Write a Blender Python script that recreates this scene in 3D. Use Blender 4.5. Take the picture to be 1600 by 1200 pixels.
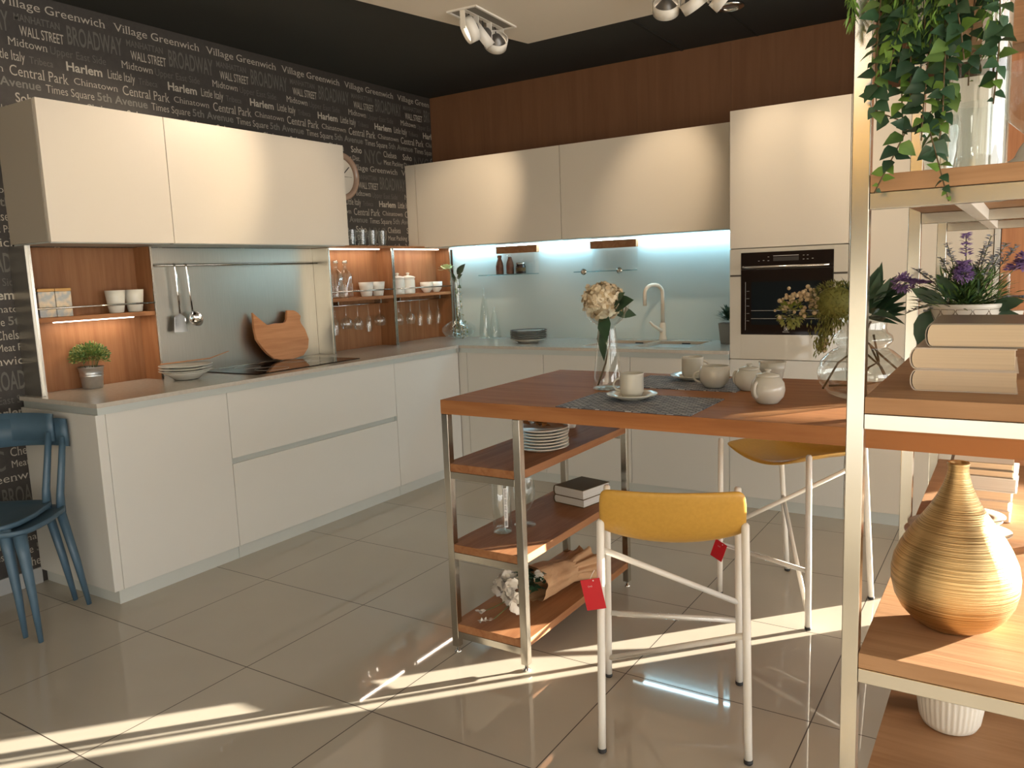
import bpy, bmesh, math, random
from mathutils import Vector, Matrix, noise
random.seed(7)
PI = math.pi
C = bpy.context.scene.collection
for o in list(bpy.data.objects): bpy.data.objects.remove(o, do_unlink=True)
scn = bpy.context.scene

# ------------------------------------------------------------------ camera
cam_d = bpy.data.cameras.new('camera'); cam = bpy.data.objects.new('camera', cam_d); C.objects.link(cam)
yaw, pitch, roll = .5739, -.1395, -.0380
fwd = Vector((-math.sin(yaw)*math.cos(pitch), math.cos(yaw)*math.cos(pitch), math.sin(pitch)))
rt = Vector((math.cos(yaw), math.sin(yaw), 0)); up = rt.cross(fwd)
r2 = math.cos(roll)*rt + math.sin(roll)*up; u2 = -math.sin(roll)*rt + math.cos(roll)*up
m = Matrix((r2, u2, -fwd)).transposed().to_4x4(); m.translation = (3.8326, -4.9324, 1.3578)
cam.matrix_world = m
cam_d.sensor_fit = 'HORIZONTAL'; cam_d.sensor_width = 36; cam_d.lens = 1236.858*36/1600
cam_d.clip_start = .02; cam_d.clip_end = 200
scn.camera = cam

# ------------------------------------------------------------------ view, world, sun
scn.view_settings.view_transform = 'Standard'; scn.view_settings.look = 'None'
scn.view_settings.gamma = 1; scn.view_settings.use_curve_mapping = False
scn.view_settings.exposure = 0.56
world = bpy.data.worlds.new('world'); scn.world = world; world.use_nodes = True
bg = world.node_tree.nodes['Background']
bg.inputs[0].default_value = (1.0, .985, .94, 1); bg.inputs[1].default_value = 4.0

SUN_DIR = Vector((.68, .73, math.tan(math.radians(7.5)))).normalized()     # towards the sun
sd = bpy.data.lights.new('sun', 'SUN'); sd.energy = 36; sd.angle = math.radians(.55); sd.color = (1, .90, .74)
so = bpy.data.objects.new('sun', sd); C.objects.link(so); so.location = (9, 8, 6)
so.rotation_euler = (-SUN_DIR).to_track_quat('-Z', 'Y').to_euler()

# ------------------------------------------------------------------ mesh helper
class MB:
    def __init__(s): s.b = bmesh.new()
    def box(s, x0, x1, y0, y1, z0, z1, bev=0, rot=0, mi=0):
        g = bmesh.ops.create_cube(s.b, size=1)['verts']
        c = Vector(((x0+x1)/2, (y0+y1)/2, (z0+z1)/2))
        for v in g:
            v.co = Vector((v.co.x*(x1-x0), v.co.y*(y1-y0), v.co.z*(z1-z0)))
            if rot: v.co.rotate(Matrix.Rotation(rot, 3, 'Z'))
            v.co += c
        fs = set(f for v in g for f in v.link_faces)
        if mi:
            for f in fs: f.material_index = mi
        if bev:
            es = list(set(e for v in g for e in v.link_edges))
            bmesh.ops.bevel(s.b, geom=es, offset=bev, segments=2, affect='EDGES', profile=.5)
        return s
    def tube(s, pts, r, n=12, cap=True, flat=1.0, closed=False, mi=0):
        pts = [Vector(p) for p in pts]; R = r if isinstance(r, (list, tuple)) else [r]*len(pts)
        rings = []; pn = None; N = len(pts)
        for i, p in enumerate(pts):
            if closed: t = (pts[(i+1) % N]-pts[i-1]).normalized()
            else: t = (pts[min(i+1, N-1)]-pts[max(i-1, 0)]).normalized()
            if pn is None:
                a = Vector((0, 0, 1)) if abs(t.z) < .9 else Vector((1, 0, 0)); nn = t.cross(a).normalized()
            else: nn = (pn-t*pn.dot(t)).normalized()
            pn = nn; bb = t.cross(nn)
            rings.append([s.b.verts.new(p+(nn*math.cos(2*PI*k/n)+bb*math.sin(2*PI*k/n)*flat)*R[i]) for k in range(n)])
        M = N if closed else N-1
        for i in range(M):
            A, B = rings[i], rings[(i+1) % N]
            for k in range(n):
                f = s.b.faces.new((A[k], A[(k+1) % n], B[(k+1) % n], B[k])); f.smooth = True; f.material_index = mi
        if cap and not closed:
            s.b.faces.new(list(reversed(rings[0]))).material_index = mi; s.b.faces.new(rings[-1]).material_index = mi
        return s
    def lathe(s, prof, c=(0, 0, 0), n=32, smooth=True, fn=None, mi=0):
        rings = []
        for (r, z) in prof:
            if r < 1e-6: rings.append([s.b.verts.new((c[0], c[1], c[2]+z))]); continue
            rr = []
            for k in range(n):
                a = 2*PI*k/n; q = r*(fn(a, r, z) if fn else 1)
                rr.append(s.b.verts.new((c[0]+q*math.cos(a), c[1]+q*math.sin(a), c[2]+z)))
            rings.append(rr)
        for A, B in zip(rings, rings[1:]):
            for k in range(n):
                if len(A) == 1 and len(B) == 1: continue
                if len(A) == 1: f = s.b.faces.new((A[0], B[(k+1) % n], B[k]))
                elif len(B) == 1: f = s.b.faces.new((A[k], A[(k+1) % n], B[0]))
                else: f = s.b.faces.new((A[k], A[(k+1) % n], B[(k+1) % n], B[k]))
                f.smooth = smooth; f.material_index = mi
        return s
    def prism(s, pts, ax, a0, a1, bev=0, smooth=False, mi=0):
        """polygon pts in the two other axes, extruded along ax from a0 to a1"""
        def mk(p, a):
            if ax == 'x': return (a, p[0], p[1])
            if ax == 'y': return (p[0], a, p[1])
            return (p[0], p[1], a)
        A = [s.b.verts.new(mk(p, a0)) for p in pts]; B = [s.b.verts.new(mk(p, a1)) for p in pts]
        fs = [s.b.faces.new(A), s.b.faces.new(list(reversed(B)))]
        n = len(pts)
        for i in range(n):
            f = s.b.faces.new((A[i], B[i], B[(i+1) % n], A[(i+1) % n])); f.smooth = smooth; fs.append(f)
        for f in fs: f.material_index = mi
        if bev:
            es = [e for f in fs[:2] for e in f.edges]
            bmesh.ops.bevel(s.b, geom=es, offset=bev, segments=2, affect='EDGES')
        return s
    def ball(s, c, r, seg=12, sc=(1, 1, 1), mi=0):
        g = bmesh.ops.create_uvsphere(s.b, u_segments=seg, v_segments=max(6, seg//2), radius=r)['verts']
        for v in g: v.co = Vector((v.co.x*sc[0], v.co.y*sc[1], v.co.z*sc[2]))+Vector(c)
        for f in set(f for v in g for f in v.link_faces): f.smooth = True; f.material_index = mi
        return s
    def quad(s, a, b_, c, d, mi=0, smooth=False):
        f = s.b.faces.new([s.b.verts.new(p) for p in (a, b_, c, d)]); f.material_index = mi; f.smooth = smooth; return s
    def leaf(s, p, d, L, W, nrm=None, bend=.15, fold=.18, mi=0, shape=(.0, .75, 1, .6, 0)):
        """one pointed, folded and bent leaf blade"""
        p = Vector(p); d = Vector(d).normalized()
        if nrm is None: nrm = Vector((random.uniform(-.5, .5), random.uniform(-.5, .5), 1))
        nrm = Vector(nrm); sd_ = d.cross(nrm)
        if sd_.length < 1e-4: sd_ = d.cross(Vector((1, 0, .2)))
        sd_.normalize(); nn = sd_.cross(d).normalized()
        N = len(shape)-1; mid = []; lf = []; rg = []
        for i, w in enumerate(shape):
            t = i/N; q = p+d*(L*t)-nn*(bend*L*t*t)
            mid.append(s.b.verts.new(q))
            if 0 < i < N:
                lf.append(s.b.verts.new(q+sd_*(W/2*w)+nn*(fold*W*w*.5))); rg.append(s.b.verts.new(q-sd_*(W/2*w)+nn*(fold*W*w*.5)))
            else: lf.append(mid[-1]); rg.append(mid[-1])
        for i in range(N):
            for side in (lf, rg):
                vs = []
                for v in (mid[i], mid[i+1], side[i+1], side[i]):
                    if v not in vs: vs.append(v)
                if len(vs) > 2:
                    if side is rg: vs.reverse()
                    try: f = s.b.faces.new(vs); f.smooth = True; f.material_index = mi
                    except ValueError: pass
        return s
    def build(s, name, mat, parent=None, local=False, fix=True):
        if fix: bmesh.ops.recalc_face_normals(s.b, faces=s.b.faces[:])
        me = bpy.data.meshes.new(name); s.b.to_mesh(me); s.b.free()
        for mm in (mat if isinstance(mat, (list, tuple)) else [mat]): me.materials.append(mm)
        o = bpy.data.objects.new(name, me); C.objects.link(o)
        if parent is not None:
            o.parent = parent
            if not local:
                M = parent_world(parent).inverted()
                me.transform(M)
        return o

def parent_world(o):
    M = Matrix.LocRotScale(o.location, o.rotation_euler, o.scale)
    return parent_world(o.parent) @ M if o.parent else M

def thing(name, label, cat, loc=(0, 0, 0), rz=0, group=None, rot=None):
    o = bpy.data.objects.new(name, None); C.objects.link(o); o.empty_display_size = .05
    o.location = loc; o.rotation_euler = rot if rot else (0, 0, rz)
    o['label'] = label; o['category'] = cat
    if group: o['group'] = group
    return o
def tag(o, label, cat, group=None):
    o['label'] = label; o['category'] = cat
    if group: o['group'] = group
    return o
def struct(name, mb, mat, parent=None, label=None):
    o = mb.build(name, mat, parent)
    o['kind'] = 'structure'
    if label: o['label'] = label
    return o
def move_to(o, loc):
    """put the origin of a single-mesh thing at loc"""
    o.data.transform(Matrix.Translation(-Vector(loc))); o.location = loc; return o
def dup(root, loc=None, rz=None, label=None, rot=None, scale=None):
    def cp(o, par):
        c = o.copy(); C.objects.link(c)
        if par is not None: c.parent = par
        for ch in [x for x in bpy.data.objects if x.parent == o and x is not c]: cp(ch, c)
        return c
    r = cp(root, None)
    if loc is not None: r.location = loc
    if rot is not None: r.rotation_euler = rot
    elif rz is not None: r.rotation_euler = (0, 0, rz)
    if scale is not None: r.scale = scale
    if label: r['label'] = label
    return r

# ------------------------------------------------------------------ materials
def mat(name, col, rough=.5, metal=0, spec=.5, coat=0, emit=None, es=0, alpha=1):
    m = bpy.data.materials.new(name); m.use_nodes = True
    b = m.node_tree.nodes['Principled BSDF']
    b.inputs['Base Color'].default_value = (*col, 1); b.inputs['Roughness'].default_value = rough
    b.inputs['Metallic'].default_value = metal; b.inputs['Specular IOR Level'].default_value = spec
    b.inputs['Coat Weight'].default_value = coat
    if emit: b.inputs['Emission Color'].default_value = (*emit, 1); b.inputs['Emission Strength'].default_value = es
    return m
def nodes(m): return m.node_tree.nodes, m.node_tree.links, m.node_tree.nodes['Principled BSDF']
def varied(name, c1, c2, scale=8, rough=.5, stretch=(1, 1, 1), metal=0, detail=4, bump=0, bscale=None, lo=.35, hi=.65, spec=.5, coat=0, obj=True):
    m = mat(name, c1, rough, metal, spec, coat); N, L, b = nodes(m)
    tc = N.new('ShaderNodeTexCoord'); mp = N.new('ShaderNodeMapping'); mp.inputs['Scale'].default_value = stretch
    if obj: L.new(tc.outputs['Object'], mp.inputs[0])
    else:
        ge = N.new('ShaderNodeNewGeometry'); L.new(ge.outputs['Position'], mp.inputs[0])
    nz = N.new('ShaderNodeTexNoise'); nz.inputs['Scale'].default_value = scale; nz.inputs['Detail'].default_value = detail
    L.new(mp.outputs[0], nz.inputs['Vector'])
    cr = N.new('ShaderNodeValToRGB'); cr.color_ramp.elements[0].position = lo; cr.color_ramp.elements[1].position = hi
    cr.color_ramp.elements[0].color = (*c1, 1); cr.color_ramp.elements[1].color = (*c2, 1)
    L.new(nz.outputs[0], cr.inputs[0]); L.new(cr.outputs[0], b.inputs['Base Color'])
    if bump:
        n2 = N.new('ShaderNodeTexNoise'); n2.inputs['Scale'].default_value = bscale or scale; n2.inputs['Detail'].default_value = 5
        L.new(mp.outputs[0], n2.inputs['Vector'])
        bp = N.new('ShaderNodeBump'); bp.inputs['Strength'].default_value = bump; bp.inputs['Distance'].default_value = .004
        L.new(n2.outputs[0], bp.inputs['Height']); L.new(bp.outputs[0], b.inputs['Normal'])
    return m
def wood(name, c1, c2, axis='x', rough=.45, knots=True, bump=.15, spec=.3, fine=1.0):
    """long-grained oak; position based so that neighbouring planks differ"""
    m = mat(name, c1, rough, 0, spec); N, L, b = nodes(m)
    ge = N.new('ShaderNodeNewGeometry')
    st = {'x': (1.1, 16, 16), 'y': (16, 1.1, 16), 'z': (16, 16, 1.1)}[axis]
    mp = N.new('ShaderNodeMapping'); mp.inputs['Scale'].default_value = [v*fine for v in st]
    L.new(ge.outputs['Position'], mp.inputs[0])
    nz = N.new('ShaderNodeTexNoise'); nz.inputs['Scale'].default_value = 1.6; nz.inputs['Detail'].default_value = 7; nz.inputs['Distortion'].default_value = .9
    L.new(mp.outputs[0], nz.inputs['Vector'])
    n2 = N.new('ShaderNodeTexNoise'); n2.inputs['Scale'].default_value = 7; n2.inputs['Detail'].default_value = 3
    L.new(mp.outputs[0], n2.inputs['Vector'])
    mx = N.new('ShaderNodeMath'); mx.operation = 'MULTIPLY_ADD'; mx.inputs[1].default_value = .35
    L.new(n2.outputs[0], mx.inputs[0]); L.new(nz.outputs[0], mx.inputs[2])
    cr = N.new('ShaderNodeValToRGB'); e = cr.color_ramp.elements
    e[0].position = .48; e[0].color = (*c2, 1); e[1].position = .82; e[1].color = (*c1, 1)
    L.new(mx.outputs[0], cr.inputs[0])
    last = cr.outputs[0]
    if knots:
        n3 = N.new('ShaderNodeTexNoise'); n3.inputs['Scale'].default_value = 5.2; n3.inputs['Detail'].default_value = 1
        L.new(ge.outputs['Position'], n3.inputs['Vector'])
        r3 = N.new('ShaderNodeValToRGB'); r3.color_ramp.elements[0].position = .70; r3.color_ramp.elements[1].position = .80
        r3.color_ramp.elements[0].color = (0, 0, 0, 1); r3.color_ramp.elements[1].color = (1, 1, 1, 1)
        L.new(n3.outputs[0], r3.inputs[0])
        mm = N.new('ShaderNodeMix'); mm.data_type = 'RGBA'; mm.inputs[7].default_value = (*[v*.45 for v in c2], 1)
        L.new(r3.outputs[0], mm.inputs[0]); L.new(last, mm.inputs[6]); last = mm.outputs[2]
    L.new(last, b.inputs['Base Color'])
    if bump:
        bp = N.new('ShaderNodeBump'); bp.inputs['Strength'].default_value = bump; bp.inputs['Distance'].default_value = .002
        L.new(mx.outputs[0], bp.inputs['Height']); L.new(bp.outputs[0], b.inputs['Normal'])
    return m
def glass(name, tint=(1, 1, 1), rough=.02, body=.06, ior=1.45):
    """thin clear glass: transparent with fresnel reflection and a little body"""
    m = bpy.data.materials.new(name); m.use_nodes = True; N = m.node_tree.nodes; L = m.node_tree.links
    for n in list(N):
        if n.type != 'OUTPUT_MATERIAL': N.remove(n)
    out = [n for n in N if n.type == 'OUTPUT_MATERIAL'][0]
    tr = N.new('ShaderNodeBsdfTransparent'); tr.inputs[0].default_value = (*tint, 1)
    gl = N.new('ShaderNodeBsdfGlossy'); gl.inputs['Roughness'].default_value = rough; gl.inputs[0].default_value = (1, 1, 1, 1)
    lw = N.new('ShaderNodeLayerWeight'); lw.inputs[0].default_value = .32
    lw.inputs[0].default_value = .5
    pw = N.new('ShaderNodeMath'); pw.operation = 'POWER'; pw.inputs[1].default_value = 3.2; L.new(lw.outputs['Facing'], pw.inputs[0])
    ma = N.new('ShaderNodeMath'); ma.operation = 'MULTIPLY_ADD'; ma.inputs[1].default_value = .75; ma.inputs[2].default_value = body
    ma.use_clamp = True
    L.new(pw.outputs[0], ma.inputs[0])
    mx = N.new('ShaderNodeMixShader'); L.new(ma.outputs[0], mx.inputs[0]); L.new(tr.outputs[0], mx.inputs[1]); L.new(gl.outputs[0], mx.inputs[2])
    L.new(mx.outputs[0], out.inputs[0]); return m
def emis(name, col, s):
    m = bpy.data.materials.new(name); m.use_nodes = True; b = m.node_tree.nodes['Principled BSDF']
    b.inputs['Base Color'].default_value = (.8, .8, .8, 1); b.inputs['Emission Color'].default_value = (*col, 1); b.inputs['Emission Strength'].default_value = s
    return m

M = {}
M['lacquer'] = mat('cream_lacquer', (.65, .59, .50), .38, spec=.4)
M['lacquer_base'] = mat('pale_lacquer', (.615, .60, .555), .30, spec=.5)
M['lacquer_gloss'] = mat('glossy_cream_glass', (.56, .52, .44), .06, spec=.5, coat=.3)
M['plinth'] = mat('pale_grey_plinth', (.50, .52, .49), .35)
M['carcass'] = mat('greige_carcass', (.36, .32, .26), .5)
M['gap'] = mat('shadow_gap', (.06, .05, .04), .7)
M['profile'] = mat('grey_groove_profile', (.50, .54, .52), .32, metal=.35)
M['worktop'] = varied('greige_worktop', (.46, .42, .36), (.50, .46, .40), 60, .16, spec=.5)
M['oak'] = wood('warm_oak', (.52, .235, .105), (.38, .155, .065), 'x')
M['oak_y'] = wood('warm_oak_lengthwise', (.36, .17, .078), (.27, .115, .05), 'y', rough=.55, spec=.15)
M['oak_shelf'] = wood('shelf_oak', (.46, .265, .14), (.37, .20, .10), 'x', rough=.55, spec=.15, bump=.5, fine=1.0)
M['oak_table'] = wood('table_oak', (.37, .165, .066), (.29, .12, .046), 'x', rough=.55, spec=.15)
M['oak_z'] = wood('niche_oak', (.31, .145, .066), (.24, .105, .046), 'z', rough=.5, spec=.2)
M['dark_panel'] = wood('dark_walnut_panel', (.205, .098, .050), (.175, .080, .040), 'z', rough=.5, bump=.0, knots=False, fine=.5)
M['oak_panel'] = wood('oak_end_panel', (.50, .23, .11), (.40, .165, .075), 'z', rough=.5, bump=.05)
M['ceil'] = mat('charcoal_ceiling', (.022, .023, .020), .75)
M['soffit'] = mat('warm_white_plaster', (.74, .66, .55), .8)
M['paper'] = varied('charcoal_wallpaper', (.033, .027, .023), (.040, .033, .028), 40, .55)
M['ink'] = mat('silver_print', (.42, .38, .31), .5)
M['ink2'] = mat('dim_print', (.105, .098, .082), .5)
M['ink3'] = mat('mid_print', (.17, .16, .135), .5)
M['skirting'] = mat('grey_skirting', (.36, .36, .35), .4)
M['white'] = mat('white_ceramic', (.74, .71, .64), .15, spec=.6)
M['porcelain'] = mat('greyish_porcelain', (.60, .59, .52), .12, spec=.6)
M['cream_ceramic'] = mat('cream_ceramic', (.72, .60, .47), .22)
M['plate_dark'] = mat('dark_edged_plate', (.055, .05, .045), .3)
M['white_tube'] = mat('white_powder_coat', (.80, .76, .69), .28)
M['cone'] = mat('grey_lamp_cone', (.16, .15, .14), .35, .6)
M['rubber'] = mat('black_rubber', (.02, .02, .02), .6)
M['yellow'] = varied('mustard_leatherette', (.54, .305, .055), (.58, .33, .062), 90, .38, spec=.4)
M['red'] = mat('red_card', (.55, .012, .022), .35)
M['blue'] = varied('slate_blue_plastic', (.055, .105, .150), (.062, .115, .165), 20, .42)
M['steel'] = varied('brushed_steel', (.52, .50, .45), (.56, .54, .49), 8, .20, stretch=(1, 1, 1), metal=1, lo=.3, hi=.7)
M['steel_panel'] = varied('satin_steel_panel', (.50, .47, .41), (.53, .50, .44), 6, .30, stretch=(1, 30, 1), metal=1)
M['chrome'] = mat('polished_chrome', (.75, .74, .72), .09, metal=1)
M['zinc'] = varied('galvanised_zinc', (.42, .43, .43), (.55, .56, .56), 22, .33, metal=.9)
M['gold'] = None
M['glass'] = glass('clear_glass'); M['glass_b'] = glass('clear_thick_glass', (.93, .97, .97), .02, .10)
M['glass_shelf'] = glass('greenish_shelf_glass', (.55, .72, .74), .03, .10)
M['water'] = glass('still_water', (.95, .97, .96), .0, .03)
M['glass_paint'] = mat('pale_blue_painted_glass', (.54, .62, .60), .13, spec=.5, coat=.4)
M['black_glass'] = mat('black_oven_glass', (.014, .009, .007), .05, spec=.16)
M['black_win'] = mat('oven_window', (.008, .011, .013), .04, spec=.22)
M['grey_print'] = mat('pale_grey_print', (.55, .53, .5), .5)
M['bamboo'] = wood('bamboo_board', (.56, .265, .12), (.43, .185, .075), 'y', rough=.5)
M['leafg'] = varied('leaf_green', (.06, .13, .03), (.13, .22, .055), 14, .5)
M['leafd'] = varied('dark_leaf_green', (.022, .055, .03), (.04, .10, .045), 14, .42)
M['leafy'] = varied('yellow_green_leaf', (.20, .24, .035), (.36, .36, .12), 18, .5)
M['leafl'] = varied('light_ivy_green', (.09, .19, .03), (.17, .30, .05), 18, .5)
M['moss'] = varied('olive_moss_green', (.13, .135, .025), (.22, .22, .05), 40, .7)
M['twig'] = varied('brown_stem', (.10, .065, .03), (.15, .10, .045), 30, .7)
M['stemg'] = mat('olive_stem', (.12, .13, .04), .6)
M['petal'] = varied('ivory_petals', (.70, .60, .43), (.80, .72, .56), 30, .6)
M['petal_w'] = varied('white_petals', (.66, .62, .56), (.76, .72, .66), 30, .6)
M['berry'] = varied('pale_pink_buds', (.50, .38, .24), (.60, .48, .30), 30, .6)
M['lav'] = varied('lavender_violet', (.24, .14, .38), (.36, .24, .50), 60, .7)
M['lavg'] = varied('lavender_grey', (.30, .33, .40), (.42, .44, .50), 60, .7)
M['paperb'] = varied('brown_kraft_paper', (.44, .25, .13), (.54, .33, .18), 9, .8, bump=.5, bscale=14)
M['page'] = varied('cream_pages', (.68, .53, .36), (.76, .61, .43), 3, .8, stretch=(.5, .5, 220))
M['page_w'] = varied('white_pages', (.56, .54, .50), (.64, .62, .58), 3, .8, stretch=(.5, .5, 220))
M['cover_b'] = mat('olive_brown_cover', (.115, .078, .036), .7, spec=.15)
M['cover_c'] = mat('cream_linen_cover', (.66, .56, .47), .6)
M['cover_g'] = mat('taupe_cover', (.24, .20, .155), .35)
M['cover_w'] = mat('white_cover', (.76, .76, .74), .5)
M['soil'] = mat('dark_soil', (.03, .02, .015), .9)
M['copper'] = mat('copper_lacquer', (.55, .25, .14), .28, metal=.3)
M['led_cool'] = emis('cool_white_led', (.62, .88, 1.0), 14)
M['led_warm'] = emis('warm_white_led', (1.0, .86, .70), 6)
M['bulb'] = emis('spot_bulb_lens', (1.0, .82, .62), 1.2)
M['clockrim'] = mat('rose_wood_clock_rim', (.36, .24, .17), .2, spec=.6)
M['dial'] = mat('cream_dial', (.62, .56, .46), .5)
M['tin'] = varied('patterned_tin', (.62, .50, .34), (.34, .36, .36), 28, .35, detail=6, lo=.4, hi=.6)
M['tin_o'] = mat('orange_tin_edge', (.60, .33, .10), .35)
M['choc'] = varied('cocoa_filling', (.13, .055, .03), (.20, .09, .05), 40, .5)
M['liquid_w'] = mat('frosted_milky_glass', (.62, .64, .58), .2)

def band_metal(name, c1, c2, rough):
    m = mat(name, c1, rough, 1); N, L, b = nodes(m)
    tc = N.new('ShaderNodeTexCoord'); mp = N.new('ShaderNodeMapping'); mp.inputs['Scale'].default_value = (5, 5, 640)
    L.new(tc.outputs['Object'], mp.inputs[0])
    nz = N.new('ShaderNodeTexNoise'); nz.inputs['Scale'].default_value = 1; nz.inputs['Detail'].default_value = 6
    L.new(mp.outputs[0], nz.inputs[0])
    cr = N.new('ShaderNodeValToRGB'); cr.color_ramp.elements[0].position = .38; cr.color_ramp.elements[1].position = .55
    cr.color_ramp.elements[0].color = (*c2, 1); cr.color_ramp.elements[1].color = (*c1, 1)
    L.new(nz.outputs[0], cr.inputs[0]); L.new(cr.outputs[0], b.inputs['Base Color'])
    bp = N.new('ShaderNodeBump'); bp.inputs['Strength'].default_value = .55; bp.inputs['Distance'].default_value = .0025
    L.new(nz.outputs[0], bp.inputs['Height']); L.new(bp.outputs[0], b.inputs['Normal'])
    return m
M['gold'] = band_metal('combed_gold', (.70, .49, .24), (.42, .27, .115), .36)

def tile_mat():
    m = mat('polished_greige_tile', (.40, .35, .28), .07, spec=.5); N, L, b = nodes(m)
    ge = N.new('ShaderNodeNewGeometry'); sp = N.new('ShaderNodeSeparateXYZ'); L.new(ge.outputs['Position'], sp.inputs[0])
    ds = []
    for out, off in ((sp.outputs[0], .958), (sp.outputs[1], -3.230)):
        a = N.new('ShaderNodeMath'); a.operation = 'SUBTRACT'; a.inputs[1].default_value = off; L.new(out, a.inputs[0])
        d = N.new('ShaderNodeMath'); d.operation = 'DIVIDE'; d.inputs[1].default_value = .6; L.new(a.outputs[0], d.inputs[0])
        r = N.new('ShaderNodeMath'); r.operation = 'ROUND'; L.new(d.outputs[0], r.inputs[0])
        s = N.new('ShaderNodeMath'); s.operation = 'SUBTRACT'; L.new(d.outputs[0], s.inputs[0]); L.new(r.outputs[0], s.inputs[1])
        q = N.new('ShaderNodeMath'); q.operation = 'ABSOLUTE'; L.new(s.outputs[0], q.inputs[0]); ds.append(q)
    mn = N.new('ShaderNodeMath'); mn.operation = 'MINIMUM'; L.new(ds[0].outputs[0], mn.inputs[0]); L.new(ds[1].outputs[0], mn.inputs[1])
    lt = N.new('ShaderNodeMath'); lt.operation = 'LESS_THAN'; lt.inputs[1].default_value = .0030; L.new(mn.outputs[0], lt.inputs[0])
    nz = N.new('ShaderNodeTexNoise'); nz.inputs['Scale'].default_value = 2.2; nz.inputs['Detail'].default_value = 5; L.new(ge.outputs['Position'], nz.inputs[0])
    cr = N.new('ShaderNodeValToRGB'); cr.color_ramp.elements[0].position = .3; cr.color_ramp.elements[1].position = .7
    cr.color_ramp.elements[0].color = (.46, .415, .345, 1); cr.color_ramp.elements[1].color = (.49, .445, .37, 1)
    L.new(nz.outputs[0], cr.inputs[0])
    mx = N.new('ShaderNodeMix'); mx.data_type = 'RGBA'; mx.inputs[7].default_value = (.045, .032, .022, 1)
    L.new(lt.outputs[0], mx.inputs[0]); L.new(cr.outputs[0], mx.inputs[6]); L.new(mx.outputs[2], b.inputs['Base Color'])
    rr = N.new('ShaderNodeMath'); rr.operation = 'MULTIPLY_ADD'; rr.inputs[1].default_value = .5; rr.inputs[2].default_value = .028
    L.new(lt.outputs[0], rr.inputs[0]); L.new(rr.outputs[0], b.inputs['Roughness'])
    return m
M['tile'] = tile_mat()

def weave_mat():
    m = mat('woven_placemat', (.2, .2, .2), .7); N, L, b = nodes(m)
    tc = N.new('ShaderNodeTexCoord'); mp = N.new('ShaderNodeMapping'); L.new(tc.outputs['Object'], mp.inputs[0])
    mp.inputs['Rotation'].default_value = (0, 0, .12)
    br = N.new('ShaderNodeTexBrick'); br.inputs['Scale'].default_value = 1; br.offset = .5
    br.inputs['Brick Width'].default_value = .030; br.inputs['Row Height'].default_value = .012; br.inputs['Mortar Size'].default_value = .003
    br.inputs['Color1'].default_value = (.56, .58, .60, 1); br.inputs['Color2'].default_value = (.19, .22, .27, 1); br.inputs['Mortar'].default_value = (.09, .10, .13, 1)
    L.new(mp.outputs[0], br.inputs['Vector']); L.new(br.outputs[0], b.inputs['Base Color']); return m
M['weave'] = weave_mat()

# ------------------------------------------------------------------ the setting
struct('floor', MB().box(-.1, 10, -13, 3.2, -.05, 0), M['tile'])
wl = struct('wall_left', MB().box(-.1, -.0002, -13, .1, 0, 2.683), M['paper'])
mb = MB()
for i, (a, b_) in enumerate(((0, .486), (.486, 1.085), (1.085, 1.685), (1.685, 2.298), (2.298, 3.45), (3.45, 4.2), (4.2, 4.89))):
    mb.box(a+(.0006 if a else 0), b_-.0006, 0, .1, 1.5, 2.683)
mb.box(0, 4.89, .005, .1, 0, 1.5)
struct('wall_back', mb, M['dark_panel'])
struct('wall_partition', MB().box(3.742, 4.33, -.58, -.002, 0, 2.683), M['oak_panel'])
# glazed front further right, unseen and shaped for the sun strips: solid piers, a low slot beside the first pier, then wide glazing
struct('wall_right', MB().box(4.89, 5.27, 0, .12, .95, 2.683).box(5.27, 5.64, 0, .12, 0, 2.683)
       .box(5.64, 7.20, 0, .12, 0, .95).box(7.20, 9.9, 0, .12, 0, .06).box(5.64, 9.9, 0, .12, 1.47, 2.683), M['soffit'])
w1 = struct('window_1', MB().box(5.66, 7.19, .05, .056, .97, 1.45).box(7.21, 9.88, .05, .056, .07, 1.45), M['glass'])
fr = MB()
for x in (5.64, 7.18, 9.86): fr.box(x, x+.04, .03, .09, .95, 1.47)
fr.box(5.64, 9.9, .03, .09, .95, .985).box(5.64, 9.9, .03, .09, 1.435, 1.47)
struct('window_frame', fr, M['white_tube'], w1)
struct('ceiling', MB().box(-.1, 10, -13, .12, 2.683, 2.78), M['ceil'])
struct('trim_1', MB().box(1.985, 2.0, -.80, 0, 2.679, 2.6835).box(2.45, 2.462, -.83, 0, 2.681, 2.6835), mat('ceiling_seam', (.012, .012, .011), .8))
struct('trim_2', MB().prism([(1.359, -.797), (1.04, -2.25), (.6, -4.2), (3.4, -4.2), (7.0, -1.0)], 'z', 2.668, 2.684), M['soffit'])
struct('wall_rear', MB().box(-.1, 10, -9.7, -9.5, .25, 2.683), mat('greige_wall', (.15, .14, .12), .8))  # unseen wall, kept dark and off the floor to shape the steel's reflections
struct('baseboard_left', MB().box(0, .015, -9.5, -3.1475, 0, .075, .002), M['skirting'])

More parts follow.
